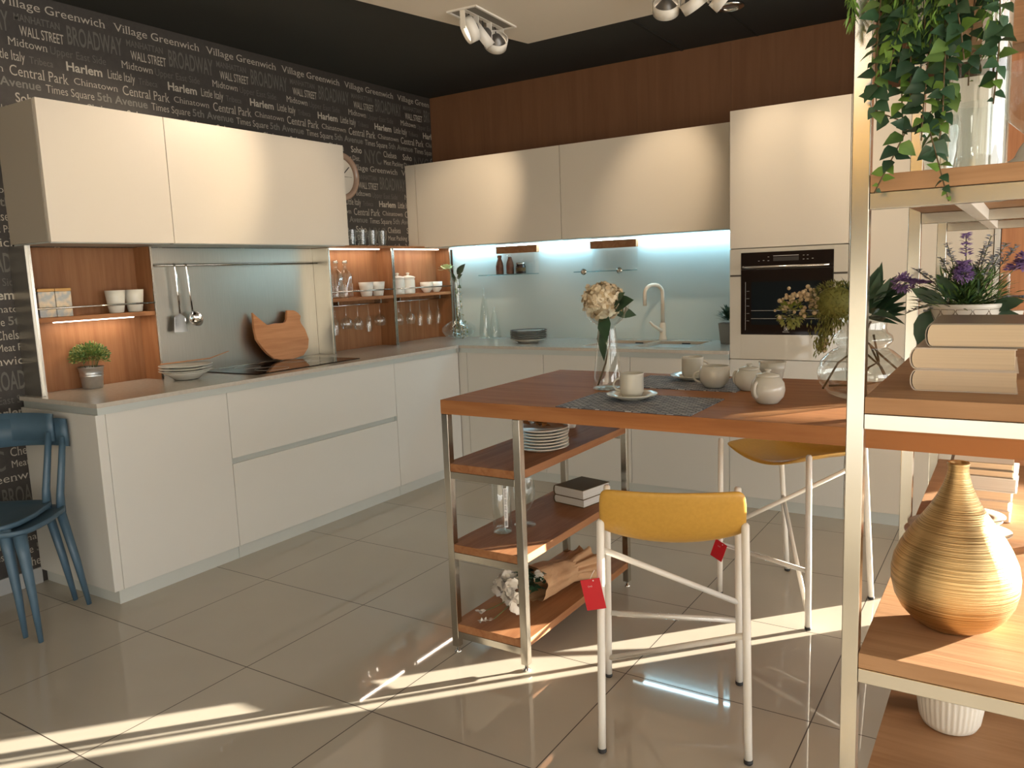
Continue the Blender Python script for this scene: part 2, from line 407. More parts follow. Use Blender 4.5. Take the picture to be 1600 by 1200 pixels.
# ------------------------------------------------------------------ printed words on the left wall
def text_mesh(body, bold=0.0):
    cu = bpy.data.curves.new('t', 'FONT'); cu.body = body; cu.resolution_u = 3; cu.offset = bold; cu.fill_mode = 'BOTH'
    ob = bpy.data.objects.new('t', cu); C.objects.link(ob)
    bpy.context.view_layer.update()
    me = bpy.data.meshes.new_from_object(ob.evaluated_get(bpy.context.evaluated_depsgraph_get()))
    vs = [tuple(v.co) for v in me.vertices]; fs = [tuple(p.vertices) for p in me.polygons]
    bpy.data.objects.remove(ob); bpy.data.curves.remove(cu); bpy.data.meshes.remove(me)
    return vs, fs
CAP = None
def cap_height():
    vs, fs = text_mesh('H'); return max(v[1] for v in vs)
CAP = cap_height()
def serifs(vs, fs, bold):
    """little slab feet and heads on every upright stroke end at the baseline and cap line"""
    nv = list(vs); nf = list(fs)
    for yl in (0.0, CAP):
        ye = -bold if yl == 0 else CAP+bold
        xs = sorted(set(round(v[0], 4) for v in vs if abs(v[1]-ye) < .0025))
        i = 0
        while i < len(xs)-1:
            w = xs[i+1]-xs[i]
            if .03 < w < .13:
                a, b_ = xs[i]-.045, xs[i+1]+.045; y0, y1 = (0, .035) if yl == 0 else (CAP-.035, CAP)
                k = len(nv); nv += [(a, y0, 0), (b_, y0, 0), (b_, y1, 0), (a, y1, 0)]; nf.append((k, k+1, k+2, k+3)); i += 2
            else: i += 1
    return nv, nf
P1, PZ = .531, .5275
WORDS = [  # text, y0, y1 (first repeat), baseline, cap height, ink, bold, serif
 ('Greenwich', -2.831, -2.545, 2.614, .037, 0, -.004, True), ('Village', -2.501, -2.322, 2.614, .037, 0, -.004, True),
 ('MANHATTAN', -2.974, -2.769, 2.556, .030, 1, .012, True), ('BROADWAY', -2.739, -2.466, 2.502, .082, 1, .012, False),
 ('WALL STREET', -2.954, -2.758, 2.494, .043, 0, 0, False), ('Midtown', -3.010, -2.839, 2.444, .034, 0, -.006, True),
 ('Upper East Side', -2.828, -2.560, 2.440, .034, 1, -.006, True), ('Harlem', -2.759, -2.585, 2.380, .039, 0, .020, False),
 ('Little Italy', -2.556, -2.414, 2.380, .042, 0, -.004, False), ('Tribeca', -2.395, -2.290, 2.380, .030, 1, 0, True),
 ('Central Park', -3.017, -2.756, 2.314, .045, 0, -.004, True), ('Chinatown', -2.730, -2.512, 2.322, .030, 0, -.008, True),
 ('Times Square', -2.866, -2.638, 2.262, .036, 0, -.006, False), ('5th Avenue', -2.623, -2.357, 2.265, .037, 2, .016, False),
 ('Chelsea', -2.683, -2.545, 2.200, .040, 0, -.004, True), ('Soho', -2.475-.531, -2.374-.531, 2.200, .040, 0, .010, False),
 ('Meat Packing Dist.', -2.683, -2.395, 2.148, .032, 0, -.004, False), ('NYC', -2.878, -2.710, 2.143, .090, 1, .004, False)]
WORDS = [list(w) for w in WORDS]
lb = bmesh.new()
def hidden(y, z):
    if z < -.0: return True
    if -3.085 < y < -1.33 and 1.58 < z < 2.14: return True
    if y > -3.10 and z < 1.555: return True
    if y > -.335 and z < 2.10 and y > -.33: return True
    return False
for (body, y0, y1, zb, cap, ink, bold, ser) in WORDS:
    vs, fs = text_mesh(body, bold)
    if ser: vs, fs = serifs(vs, fs, bold)
    xm0 = min(v[0] for v in vs); xm1 = max(v[0] for v in vs)
    sx = (y1-y0)/(xm1-xm0); sz = cap/CAP
    for kz in range(0, 6):
        for ky in range(-2, 7):
            oy = y0+ky*P1; oz = zb-kz*PZ
            if oz < .08: continue
            ym = oy+(y1-y0)/2; zm = oz+cap/2
            if oy > -.02 or ym < -3.9: continue
            if hidden(oy, zm) and hidden(oy+(y1-y0), zm) and hidden(ym, oz+cap) and hidden(ym, oz): continue
            nv = [lb.verts.new((.0012, oy+(v[0]-xm0)*sx, oz+v[1]*sz)) for v in vs]
            for f in fs:
                if max(nv[i].co.y for i in f) > -.004 or min(nv[i].co.z for i in f) < .078: continue
                try: q = lb.faces.new([nv[i] for i in f]); q.material_index = ink
                except ValueError: pass
bmesh.ops.delete(lb, geom=[v for v in lb.verts if not v.link_faces], context='VERTS')
for f in lb.faces:
    f.normal_update()
    if f.normal.x < 0: f.normal_flip()
me = bpy.data.meshes.new('printed_lettering'); lb.to_mesh(me); lb.free()
for k in ('ink', 'ink2', 'ink3'): me.materials.append(M[k])
lo = bpy.data.objects.new('printed_lettering', me); C.objects.link(lo); lo.parent = wl; lo['kind'] = 'structure'
lo['label'] = 'silver and grey printed place names'

# ------------------------------------------------------------------ base cabinets
FX = .61
def front(name, x0, x1, y0, y1, z0, z1, parent, m=None, bev=.0012):
    return MB().box(x0, x1, y0, y1, z0, z1, bev).build(name, m or M['lacquer_base'], parent)
G = .0015
# left run, facing +x
c = thing('base_cabinet', 'single-door cream base cabinet at the open left end of the run, beside the blue chairs', 'kitchen cabinet', (.3, -2.82, 0))
MB().box(.004, .588, -3.10, -2.497, .063, .832).build('body', M['carcass'], c)
front('end_panel', .004, FX, -3.147, -3.105, .063, .834, c)
front('door', .59, FX, -3.103, -2.4965, .063, .834, c)
MB().box(.004, .600, -3.122, -2.497, 0, .0625).build('plinth', M['plinth'], c)
c = thing('drawer_cabinet', 'wide cream base cabinet with two deep drawers below the black hob', 'kitchen cabinet', (.3, -1.88, 0))
MB().box(.004, .588, -2.493, -1.273, .063, .832).build('body', M['carcass'], c)
front('drawer', .59, FX, -2.4935, -1.2725, .508, .834, c)
front('drawer', .59, FX, -2.4935, -1.2725, .063, .480, c)
MB().box(.586, .598, -2.493, -1.273, .480, .508).box(.588, FX-.001, -1.279, -1.2735, .480, .508).build('groove_profile', M['profile'], c)
MB().box(.03, .600, -2.495, -1.273, 0, .0625).build('plinth', M['plinth'], c)
c = thing('corner_cabinet', 'cream corner base cabinet with one plain door, between drawers and inner corner', 'kitchen cabinet', (.3, -.9, 0))
MB().box(.004, .588, -1.271, -.01, .063, .832).build('body', M['carcass'], c)
front('door', .59, FX, -1.2695, -.612, .063, .834, c)
MB().box(.03, .600, -1.271, -.602, 0, .0625).build('plinth', M['plinth'], c)
# back run, facing -y
xs = [.681, 1.281, 1.881, 2.481]
labs = ['cream base cabinet nearest the inner corner on the back run, behind the dark plates',
        'cream base cabinet left of the sink on the back run, behind the tall flower vase',
        'cream base cabinet under the tap, next to the tall oven unit']
for i in range(3):
    a, b_ = xs[i], xs[i+1]
    c = thing('base_cabinet', labs[i], 'kitchen cabinet', ((a+b_)/2, -.3, 0))
    MB().box(a if i else .592, b_-.002, -.588, -.01, .063, .832 if i == 0 else .785).build('body', M['carcass'], c)
    if i == 0: MB().box(.612, a-G, -FX, -.59, .063, .834, .001).build('filler_strip', M['lacquer_base'], c)
    MB().box(a+G, b_-G, -FX, -.59, .063, .834, .0012).build('door', M['lacquer_base'], c)
    MB().box(.602 if i == 0 else a, b_, -.600, -.03, 0, .0625).build('plinth', M['plinth'], c)
# worktop: L shaped with recessed grey profile and a sink cut-out
wt = thing('worktop', 'L-shaped greige worktop running round the inner corner of the kitchen', 'worktop', (.3, -.3, .865))
D = .63
SX0, SX1, SY0, SY1 = 1.50, 2.21, -.50, -.10
mb = MB()
mb.prism([(0, -3.147), (D, -3.147), (D, -D), (SX0, -D), (SX0, -.002), (0, -.002)], 'z', .866, .885)
mb.box(SX0, SX1, -D, SY0, .866, .885).box(SX0, SX1, SY1, -.002, .866, .885).box(SX1, 2.480, -D, -.002, .866, .885)
mb.build('top_slab', M['worktop'], wt)
MB().box(.02, D-.012, -3.140, -D, .8345, .866).box(.02, 2.478, -D+.012, -.02, .8345, .866).build('groove_profile', M['profile'], wt)
MB().box(D-.014, D+.0005, -D-.012, -D+.002, .836, .885).build('corner_joint', M['skirting'], wt)
# sink
sk = thing('double_sink', 'beige two-bowl sink set in the worktop under the cream tap', 'sink', (1.85, -.3, .80))
mb = MB()
for (a, b_) in ((SX0+.003, 1.845), (1.865, SX1-.003)):
    mb.box(a, b_, SY0+.003, SY0+.013, .80, .884).box(a, b_, SY1-.013, SY1-.003, .80, .884)
    mb.box(a, a+.01, SY0+.013, SY1-.013, .80, .884).box(b_-.01, b_, SY0+.013, SY1-.013, .80, .884).box(a, b_, SY0+.003, SY1-.003, .79, .80)
mb.box(1.845, 1.865, SY0+.003, SY1-.003, .80, .884)
mb.build('bowls', mat('beige_composite', (.52, .40, .29), .4), sk)
for x in (1.70, 2.02): MB().box(x, x+.055, -.1165, -.1135, .862, .874).build('overflow_slot', M['rubber'], sk)
# tap
tp = thing('kitchen_tap', 'cream swan-neck tap standing behind the sink', 'tap', (1.868, -.055, .885))
MB().lathe([(0, 0), (.026, 0), (.026, .012), (.021, .03), (.021, .10), (.018, .115)], (1.868, -.055, .885), 20).build('base', M['cream_ceramic'], tp)
arc = [(1.868, -.055, .99), (1.868, -.055, 1.195)]
for k in range(1, 10):
    a = PI*k/9; arc.append((1.868-.036+.036*math.cos(a), -.055-.06+.06*math.cos(a), 1.195+.052*math.sin(a)))
arc.append((1.796, -.175, 1.115))
MB().tube(arc, .0125, 14).build('spout', M['cream_ceramic'], tp)
MB().tube([(1.868, -.07, .945), (1.82, -.10, .985), (1.80, -.11, 1.01)], [.012, .009, .007], 10).build('lever', M['cream_ceramic'], tp)
# hob
hb = thing('induction_hob', 'flat black glass hob set in the worktop in front of the steel splashback', 'hob', (.30, -1.86, .885))
MB().box(.085, .528, -2.238, -1.478, .8852, .8895, .001).build('glass_plate', M['black_glass'], hb)
mb = MB()
for (x, y, r) in ((.2, -2.03, .07), (.2, -1.68, .09), (.40, -2.03, .09), (.40, -1.68, .07)):
    mb.tube([(x+r*math.cos(2*PI*k/28), y+r*math.sin(2*PI*k/28), .8896) for k in range(28)], .0007, 4, closed=True)
mb.build('cooking_zone_marks', M['grey_print'], hb)

# ------------------------------------------------------------------ tall units
c = thing('oven_tower', 'tall cream cabinet with the built-in black oven', 'kitchen cabinet', (2.78, -.3, 0))
MB().box(2.483, 3.085, -.588, -.005, .063, 2.16).build('body', M['carcass'], c)
MB().box(2.4815, 3.086, -.600, -.03, 0, .0625).build('plinth', M['plinth'], c)
front('lower_drawer', 2.4825, 3.0865, -FX, -.59, .063, .838, c)
mb = MB()
mb.box(2.4825, 2.543, -FX, -.59, .842, 1.437, .001).box(3.018, 3.0865, -FX, -.59, .842, 1.437, .001).box(2.543, 3.018, -FX, -.59, .842, .976).box(2.543, 3.018, -FX, -.59, 1.417, 1.437)
mb.build('oven_surround', M['lacquer_gloss'], c)
MB().box(2.485, 2.5435, -FX-.0008, -.6, 1.290, 1.300).box(3.0175, 3.085, -FX-.0008, -.6, 1.290, 1.300).build('handle_groove', M['gap'], c)
front('upper_door', 2.4825, 3.0865, -FX, -.59, 1.442, 2.164, c, M['lacquer'])
ov = thing('built_in_oven', 'black glass built-in oven with a thin bar handle in the tall cream cabinet', 'oven', (2.78, -.60, .976))
MB().box(2.544, 3.017, -.612, -.45, .977, 1.325, .002).build('door', M['black_glass'], ov)
MB().box(2.544, 3.017, -.612, -.45, 1.328, 1.416, .002).build('control_panel', M['black_glass'], ov)
MB().box(2.60, 2.96, -.6135, -.612, 1.03, 1.26).build('window', M['black_win'], ov)
MB().tube([(2.565, -.615, 1.345), (2.565, -.645, 1.34), (2.60, -.652, 1.338), (2.96, -.652, 1.338), (2.998, -.645, 1.34), (2.998, -.615, 1.345)], .006, 10).build('handle', M['chrome'], ov)
mb = MB(); mb.box(2.715, 2.845, -.6128, -.612, 1.367, 1.388)
mb.build('display', mat('dim_display', (.035, .03, .028), .3), ov)
mb = MB(); mb.box(2.715, 2.845, -.6132, -.612, 1.393, 1.3955)
for (x, z) in ((2.64, 1.37), (2.665, 1.372), (2.69, 1.37), (2.69, 1.39), (2.87, 1.372), (2.89, 1.372), (2.87, 1.392), (2.89, 1.392), (2.915, 1.374)):
    mb.box(x-.004, x+.004, -.6128, -.612, z-.001, z+.001)
for z in (1.05, 1.09, 1.13, 1.17, 1.21): mb.box(2.575, 2.590, -.6128, -.612, z, z+.0012)
mb.box(2.568, 2.5695, -.6128, -.612, 1.0, 1.26)
mb.box(2.60, 2.96, -.6142, -.6135, 1.105, 1.1065).box(2.60, 2.96, -.6142, -.6135, 1.062, 1.0635)
mb.build('printed_marks', M['grey_print'], ov)
# the maker's mark as seen: small square with an angular sign, tiny word below
lx, lz = 2.785, 1.008
mb = MB(); s_ = .010
mb.box(lx-s_, lx+s_, -.6132, -.612, lz+s_-.0012, lz+s_).box(lx-s_, lx+s_, -.6132, -.612, lz-s_, lz-s_+.0012)
mb.box(lx-s_, lx-s_+.0012, -.6132, -.612, lz-s_, lz+s_).box(lx+s_-.0012, lx+s_, -.6132, -.612, lz-s_, lz+s_)
mb.prism([(lx-.005, lz-.006), (lx+.005, lz-.006), (lx+.005, lz+.006)], 'y', -.6132, -.612).box(lx-.005, lx-.001, -.6132, -.612, lz+.001, lz+.005)
vs, fs = text_mesh('Electrolux'); w_ = max(v[0] for v in vs)
nv = [mb.b.verts.new((lx-.018+v[0]/w_*.036, -.6130, lz-.0185+v[1]/w_*.036)) for v in vs]
for f in fs:
    try: mb.b.faces.new([nv[i] for i in f])
    except ValueError: pass
mb.build('badge', M['grey_print'], ov)
c = thing('tall_cabinet', 'tall plain cream cabinet right of the oven tower, beyond the steel bookcase', 'kitchen cabinet', (3.4, -.3, 0))
MB().box(3.089, 3.712, -.588, -.005, .063, 2.16).build('body', M['carcass'], c)
MB().box(3.088, 3.71, -.600, -.03, 0, .0625).build('plinth', M['plinth'], c)
front('door', 3.0895, 3.712, -FX, -.59, .063, 2.164, c, M['lacquer'])
front('end_panel', 3.715, 3.738, -FX-.005, -.005, 0, 2.166, c)

# ------------------------------------------------------------------ wall cabinets
Z0, Z1 = 1.562, 2.156
def upper_y(name_label, y0, y1, side=False):
    c = thing('wall_cabinet', name_label, 'wall cabinet', (.17, (y0+y1)/2, Z0))
    MB().box(0.001, .318, y0, y1, Z0+.004, Z1-.003, .001).build('body', M['carcass'], c)
    MB().box(.3215, .3415, y0+.0012, y1-.0012, Z0, Z1, .001).build('door', M['lacquer'], c)
    MB().box(.01, .318, y0+.01, y1-.01, Z0-.003, Z0+.004).build('underside', M['profile'], c)
    return c
upper_y('cream wall cabinet at the far left, above the potted plant niche', -3.103, -2.5125)
upper_y('wide cream wall cabinet above the steel splashback, left of the clock', -2.5115, -1.3115)
def upper_x(lab, x0, x1, fill=False):
    c = thing('wall_cabinet', lab, 'wall cabinet', ((x0+x1)/2, -.17, Z0))
    MB().box(.002 if fill else x0, x1, -.316, -.003, Z0+.004, Z1-.003, .001).build('body', M['carcass'], c)
    MB().box(x0+.0012, x1-.0012, -.339, -.319, Z0, Z1, .001).build('door', M['lacquer'], c)
    if fill: MB().box(.002, x0-.0015, -.336, -.316, Z0, Z1, .001).build('filler_strip', M['lacquer'], c)
    MB().box(.02 if fill else x0+.01, x1-.01, -.314, -.02, Z0-.004, Z0+.004).build('underside', M['profile'], c)
    return c
upper_x('wide cream wall cabinet next to the corner of the back wall', .096, 1.29, True)
upper_x('wide cream wall cabinet beside the tall oven unit', 1.2915, 2.4795)

# back glass panel, timber blocks and LED strips
bs = tag(MB().box(.155, 2.4805, -.012, -.002, .8855, Z0-.005).build('glass_splashback', M['glass_paint']), 'glossy pale blue glass splashback behind the sink', 'splashback'); move_to(bs, (1.3, -.007, .8855))
def led(name, lab, x0, x1, y0, y1, z, mm, par=None):
    o = MB().box(x0, x1, y0, y1, z, z+.006).build(name, mm, par)
    if par is None: tag(o, lab, 'light', 'led strips under the cabinets'); move_to(o, ((x0+x1)/2, (y0+y1)/2, z))
    return o
led('led_strip', 'long cool white light strip under the back wall cabinets, above the splashback', .17, 2.47, -.060, -.032, 1.551, M['led_cool'])
del_group = None

# ------------------------------------------------------------------ niches along the left wall
def niche(lab, y0, y1, top=False, hob_side=False):
    c = thing('niche_unit', lab, 'shelf unit', (.075, (y0+y1)/2, .886))
    MB().box(.001, .012, y0+.006, y1-.006, .8855, 1.555).build('back_panel', M['oak_z'], c)
    for y in (y0, y1-.012):
        MB().box(.012, .144, y, y+.012, .8855, 1.557).build('side_panel', M['oak_z'], c)
        MB().box(.144, .151, y-.001, y+.009, .8855, 1.557).build('steel_edge', M['steel'], c)
    sh = MB().box(.012, .143, y0+.012, y1-.012, 1.2145, 1.2355, .001).build('shelf', M['oak_y'], c)
    MB().tube([(.147, y0+.008, 1.277), (.147, y1-.008, 1.277)], .0045, 10).build('rail', M['steel'], c)
    if top:
        MB().box(.001, .150, y0, y1, 1.557, 1.573, .001).build('top_board', M['oak_y'], c)
        MB().box(.07, .085, y0+.07, y1-.06, 1.5495, 1.5565).build('light_strip', M['led_warm'], c)
        for x in (.05, .075, .10):
            MB().tube([(x, y0+.02, 1.186), (x, y1-.02, 1.186)], .0025, 8).build('glass_rack_rod', M['chrome'], c)
        for y in (y0+.10, y1-.10): MB().box(.045, .105, y, y+.006, 1.186, 1.2145).build('rack_bracket', M['steel'], c)
    else:
        MB().box(.07, .082, y0+.11, y1-.09, 1.2075, 1.2142).build('light_strip', M['led_warm'], c)
    return c
niche('timber niche with one shelf at the left end, holding the potted plant', -3.105, -2.512)
MB_ = MB().box(.0015, .143, -3.1165, -3.106, .8855, 1.557); o = MB_.build('niche_end_panel', M['steel_panel']); tag(o, 'dark steel end panel beside the niche, next to the printed wallpaper', 'panel'); move_to(o, (.07, -3.111, .8855))
niche('timber niche with glass bottles and hanging wine glasses, beside the steel splashback', -1.303, -.694, True)
niche('timber niche with canisters and small bowls, next to the inner corner', -.692, -.03, True)
sp = thing('steel_splashback', 'brushed steel splashback behind the hob with hanging rail', 'splashback', (.02, -1.9, .886))
MB().box(.002, .012, -2.510, -1.309, .8855, 1.4725).build('lower_sheet', M['steel_panel'], sp)
MB().box(.002, .0135, -2.510, -1.309, 1.4745, 1.556).build('upper_sheet', M['steel_panel'], sp)
MB().box(.0135, .143, -1.3085, -1.3045, .886, 1.556).build('return_sheet', M['steel_panel'], sp)
MB().tube([(.05, -2.509, 1.464), (.05, -1.309, 1.464)], .0045, 10).build('rail', M['steel'], sp)
MB().box(.012, .050, -2.45, -2.446, 1.46, 1.468).box(.012, .050, -1.36, -1.356, 1.46, 1.468).build('rail_bracket', M['steel'], sp)

# ------------------------------------------------------------------ crockery makers (local coordinates, base at z 0)
def cup_handle(mb, r, h, ang, size=.022, rad=.0035):
    ca, sa = math.cos(ang), math.sin(ang); pts = []
    for k in range(9):
        t = -PI/2+PI*k/8
        rr = r-.003+size*math.cos(t); z = h*.52+h*.26*math.sin(t)
        pts.append((rr*ca, rr*sa, z))
    mb.tube(pts, rad, 8); return mb
def mug(lab, cat, loc, r=.039, h=.082, hang=PI, m=None, group=None, name='coffee_cup', foot=True):
    t = thing(name, lab, cat, loc, 0, group); m = m or M['porcelain']
    b = [(0, .004), (r*.72, .004), (r*.76, 0), (r*.80, .001), (r*.84, .006), (r*.98, .016), (r, .028), (r, h-.006), (r*1.02, h), (r*.96, h), (r*.94, h-.008), (r*.92, .02), (r*.7, .011), (0, .010)]
    MB().lathe(b, (0, 0, 0), 32).build('body', m, t, True)
    cup_handle(MB(), r, h, hang, .024).build('handle', m, t, True)
    return t
def saucer(lab, loc, r=.083, m=None, group=None):
    o = MB().lathe([(0, .003), (r*.45, .003), (r*.48, 0), (r*.52, .001), (r*.62, .006), (r*.98, .017), (r, .020), (r*.97, .021), (r*.6, .011), (r*.5, .007), (0, .007)], (0, 0, 0), 40).build('saucer', m or M['porcelain'])
    o.location = loc; return tag(o, lab, 'saucer', group)
def plate_mesh(r, m, name='plate', rim=None):
    return MB().lathe([(0, .002), (r*.55, .002), (r*.58, 0), (r*.62, .001), (r*.70, .006), (r*.99, .015), (r, .0165), (r*.985, .018), (r*.7, .0095), (r*.6, .006), (0, .0055)], (0, 0, 0), 40).build(name, m)
def tumbler(lab, loc, r0, r1, h, m, group=None, cat='cup', name='cup'):
    o = MB().lathe([(0, 0), (r0*.92, 0), (r0, .003), (r0+(r1-r0)*.4, h*.35), (r0+(r1-r0)*.75, h*.7), (r1, h), (r1*.93, h), (r0+(r1-r0)*.5-.003, h*.5), (r0*.8, .008), (0, .008)], (0, 0, 0), 28).build(name, m)
    o.location = loc; return tag(o, lab, cat, group)
def bowl_stack(n, r, dz, loc, labs, group, m, name='plate', jitter=.002):
    out = []
    for i in range(n):
        o = plate_mesh(r, m, name) if i == 0 else out[0].copy()
        if i: C.objects.link(o)
        o.location = (loc[0]+random.uniform(-jitter, jitter), loc[1]+random.uniform(-jitter, jitter), loc[2]+i*dz)
        tag(o, labs[i] if isinstance(labs, list) else labs, 'plate', group); out.append(o)
    return out

# ---- left niche
pp = thing('potted_plant', 'small bushy green plant in a ribbed zinc pot inside the left niche', 'plant', (.085, -2.850, .8855))
MB().lathe([(0, 0), (.043, 0), (.045, .002), (.050, .055), (.052, .058), (.052, .061), (.0505, .064), (.0525, .067), (.0515, .072), (.056, .098), (.059, .100), (.059, .103), (.053, .103), (.050, .09), (.046, .05), (0, .05)], (.085, -2.85, .8855), 32).build('zinc_pot', M['zinc'], pp)
MB().lathe([(.0, .085), (.049, .085)], (.085, -2.85, .8855), 20).build('soil', M['soil'], pp)
def bush(c, R, n, L, W, rng, squash=.85, up=.35, mi2=None):
    mb = MB(); c = Vector(c)
    for i in range(n):
        d = Vector((rng.gauss(0, 1), rng.gauss(0, 1), rng.gauss(0, 1)+up)).normalized()
        if d.z < -.35: d.z *= -.3
        p = c+Vector((d.x, d.y, d.z*squash))*R*rng.uniform(.45, .95)
        dd = (d+Vector((rng.uniform(-.5, .5), rng.uniform(-.5, .5), rng.uniform(-.1, .7)))).normalized()
        mb.leaf(p, dd, L*rng.uniform(.7, 1.3), W*rng.uniform(.7, 1.2), nrm=(rng.uniform(-1, 1), rng.uniform(-1, 1), .6), mi=(1 if rng.random() < (mi2 or 0) else 0), shape=(0, 1, .8, 0))
    return mb
rg = random.Random(3)
bush((.085, -2.85, 1.035), .088, 1900, .014, .007, rg, mi2=.4, squash=.8, up=.15).build('foliage', [M['leafg'], M['leafy']], pp)
mb = MB()
for k in range(14):
    a = rg.uniform(0, 2*PI); mb.tube([(.085+.02*math.cos(a), -2.85+.02*math.sin(a), .97), (.085+.05*math.cos(a), -2.85+.05*math.sin(a), 1.05)], .0012, 5)
mb.build('stems', M['stemg'], pp)
for (y0, y1, lab) in ((-3.071, -2.997, 'square patterned tin at the outer end of the left niche shelf'), (-2.994, -2.922, 'square patterned tin, right one of the pair on the left niche shelf')):
    t = thing('patterned_tin', lab, 'tin', (.085, (y0+y1)/2, 1.2357), 0, 'patterned tins')
    MB().box(.05, .12, y0, y1, 1.2357, 1.352, .003).build('box', M['tin'], t)
    MB().box(.049, .121, y0-.001, y1+.001, 1.352, 1.366, .003).build('lid', M['tin_o'], t)
tumbler('pale ceramic beaker on the left niche shelf, left of two', (.085, -2.690, 1.2357), .034, .047, .110, M['porcelain'], 'beakers on the left niche shelf', name='beaker')
tumbler('pale ceramic beaker on the left niche shelf, right of two', (.085, -2.592, 1.2357), .034, .047, .110, M['porcelain'], 'beakers on the left niche shelf', name='beaker')

# ---- stack of bowls and plates on the worktop
b0 = MB().lathe([(0, .002), (.052, .002), (.055, 0), (.060, .002), (.085, .022), (.110, .036), (.112, .040), (.107, .040), (.08, .028), (0, .012)], (0, 0, 0), 40).build('soup_bowl', M['porcelain'])
b0.location = (.275, -2.470, .8855); tag(b0, 'pale soup bowl under the plates on the left worktop', 'bowl')
bowl_stack(3, .130, .0135, (.275, -2.470, .9165), ['lowest grey-white plate on the bowl, left worktop', 'middle grey-white plate on the bowl, left worktop', 'topmost grey-white plate of the left worktop stack'], 'plates by the left niche', M['porcelain'])
tg = MB().tube([(.20, -2.56, .968), (.24, -2.30, .972), (.27, -2.20, 1.00)], [.003, .003, .002], 8).build('wooden_stick', M['bamboo']); tag(tg, 'thin wooden stick lying across the topmost plate on the left worktop', 'stick'); move_to(tg, (.24, -2.35, .972))

# ---- utensils on the rail
def hook_pts(y, z0, z1, x=.058, dy=0):
    return [(x-.012, y, 1.464), (x-.008, y, 1.4735), (x, y, 1.470), (x+.002, y+dy*.1, 1.455), (x, y+dy*.5, (z0+z1)/2), (x-.006, y+dy, z1)]
u = thing('spatula', 'steel slotted spatula hanging from the rail, leftmost utensil', 'utensil', (.058, -2.30, 1.464))
MB().tube(hook_pts(-2.33, 1.45, 1.21, .058, .01), .0068, 8, flat=.5).build('handle', M['chrome'], u)
MB().prism([(-2.362, 1.112), (-2.282, 1.108), (-2.290, 1.188), (-2.314, 1.205), (-2.328, 1.205), (-2.354, 1.192)], 'x', .050, .0525, .0006).build('blade', M['chrome'], u)
u = thing('ladle', 'round steel ladle hanging from the rail beside the spatula', 'utensil', (.058, -2.25, 1.464))
MB().tube(hook_pts(-2.262, 1.45, 1.20, .058, .02), .0068, 8, flat=.5).build('handle', M['chrome'], u)
mb = MB(); g = [(0, 0), (.02, .002), (.036, .012), (.043, .028), (.041, .028), (.034, .014), (.019, .0045), (0, .003)]
mb.lathe(g, (0, 0, 0), 24)
mb.b.transform(Matrix.Translation((.045, -2.238, 1.168)) @ Matrix.Rotation(1.25, 4, 'Y'))
mb.build('bowl', M['chrome'], u)

# ---- rooster board leaning on the splashback
pts = [(-1.843, 1.197), (-1.859, 1.105), (-1.864, 1.038), (-1.836, .991), (-1.807, .95), (-1.768, .911), (-1.712, .897), (-1.622, .894), (-1.539, .907), (-1.488, .949), (-1.466, 1.003), (-1.476, 1.068), (-1.503, 1.107), (-1.505, 1.126), (-1.486, 1.152), (-1.500, 1.172), (-1.514, 1.181), (-1.532, 1.192), (-1.587, 1.195), (-1.600, 1.14), (-1.624, 1.117), (-1.699, 1.122), (-1.763, 1.113), (-1.800, 1.150)]
mb = MB().prism([(p[0], p[1]-.894) for p in pts], 'x', 0, .018, .003)
mb.b.transform(Matrix.Translation((.105, 0, .8860)) @ Matrix.Rotation(-.235, 4, 'Y'))
o = mb.build('rooster_board', M['bamboo']); tag(o, 'wooden cutting board shaped like a hen leaning on the steel splashback', 'cutting board'); move_to(o, (.10, -1.66, .886))

# ---- right niche, upper shelf
def bottle(lab, loc, group):
    t = thing('glass_bottle', lab, 'bottle', loc, 0, group)
    mb = MB()
    def sq(a, r, z):  # rounded square body
        if z > .155: return 1
        c_, s_ = abs(math.cos(a)), abs(math.sin(a)); return 1/max(c_, s_)**.7
    mb.lathe([(0, .002), (.033, .002), (.034, .01), (.034, .15), (.030, .168), (.014, .185), (.012, .215), (.015, .218), (.015, .228)], (0, 0, 0), 24, fn=sq)
    mb.build('body', M['glass_b'], t, True)
    MB().tube([(-.02, 0, .222), (-.022, 0, .238), (0, 0, .243), (.022, 0, .238), (.02, 0, .222)], .0018, 6).build('wire_clip', M['chrome'], t, True)
    MB().lathe([(0, .226), (.012, .226), (.013, .238), (0, .242)], (0, 0, 0), 14).build('stopper', M['white'], t, True)
bottle('clear swing-top bottle, left of two in the niche beside the splashback', (.085, -1.185, 1.2357), 'swing-top bottles')
bottle('clear swing-top bottle, right of two in the niche beside the splashback', (.085, -1.100, 1.2357), 'swing-top bottles')
tumbler('cream tapered cup next to the clear bottles, left of two', (.085, -.910, 1.2357), .036, .051, .096, M['white'], 'cream cups in the middle niche')
tumbler('cream tapered cup by the niche divider, right of two', (.085, -.795, 1.2357), .036, .051, .096, M['white'], 'cream cups in the middle niche')
def canister(lab, loc):
    t = thing('canister', lab, 'canister', loc, 0, 'lidded canisters')
    MB().lathe([(0, 0), (.046, 0), (.049, .003), (.050, .015), (.050, .096), (.047, .104), (.050, .108), (.050, .112), (0, .112)], (0, 0, 0), 32).build('jar', M['white'], t, True)
    MB().lathe([(0, .112), (.053, .112), (.054, .116), (.050, .122), (.025, .130), (.009, .132), (.008, .138), (.013, .143), (.012, .150), (0, .153)], (0, 0, 0), 32).build('lid', M['white'], t, True)
canister('white lidded canister right against the niche divider', (.085, -.585, 1.2357)); canister('white lidded canister beside the small bowls', (.085, -.470, 1.2357))
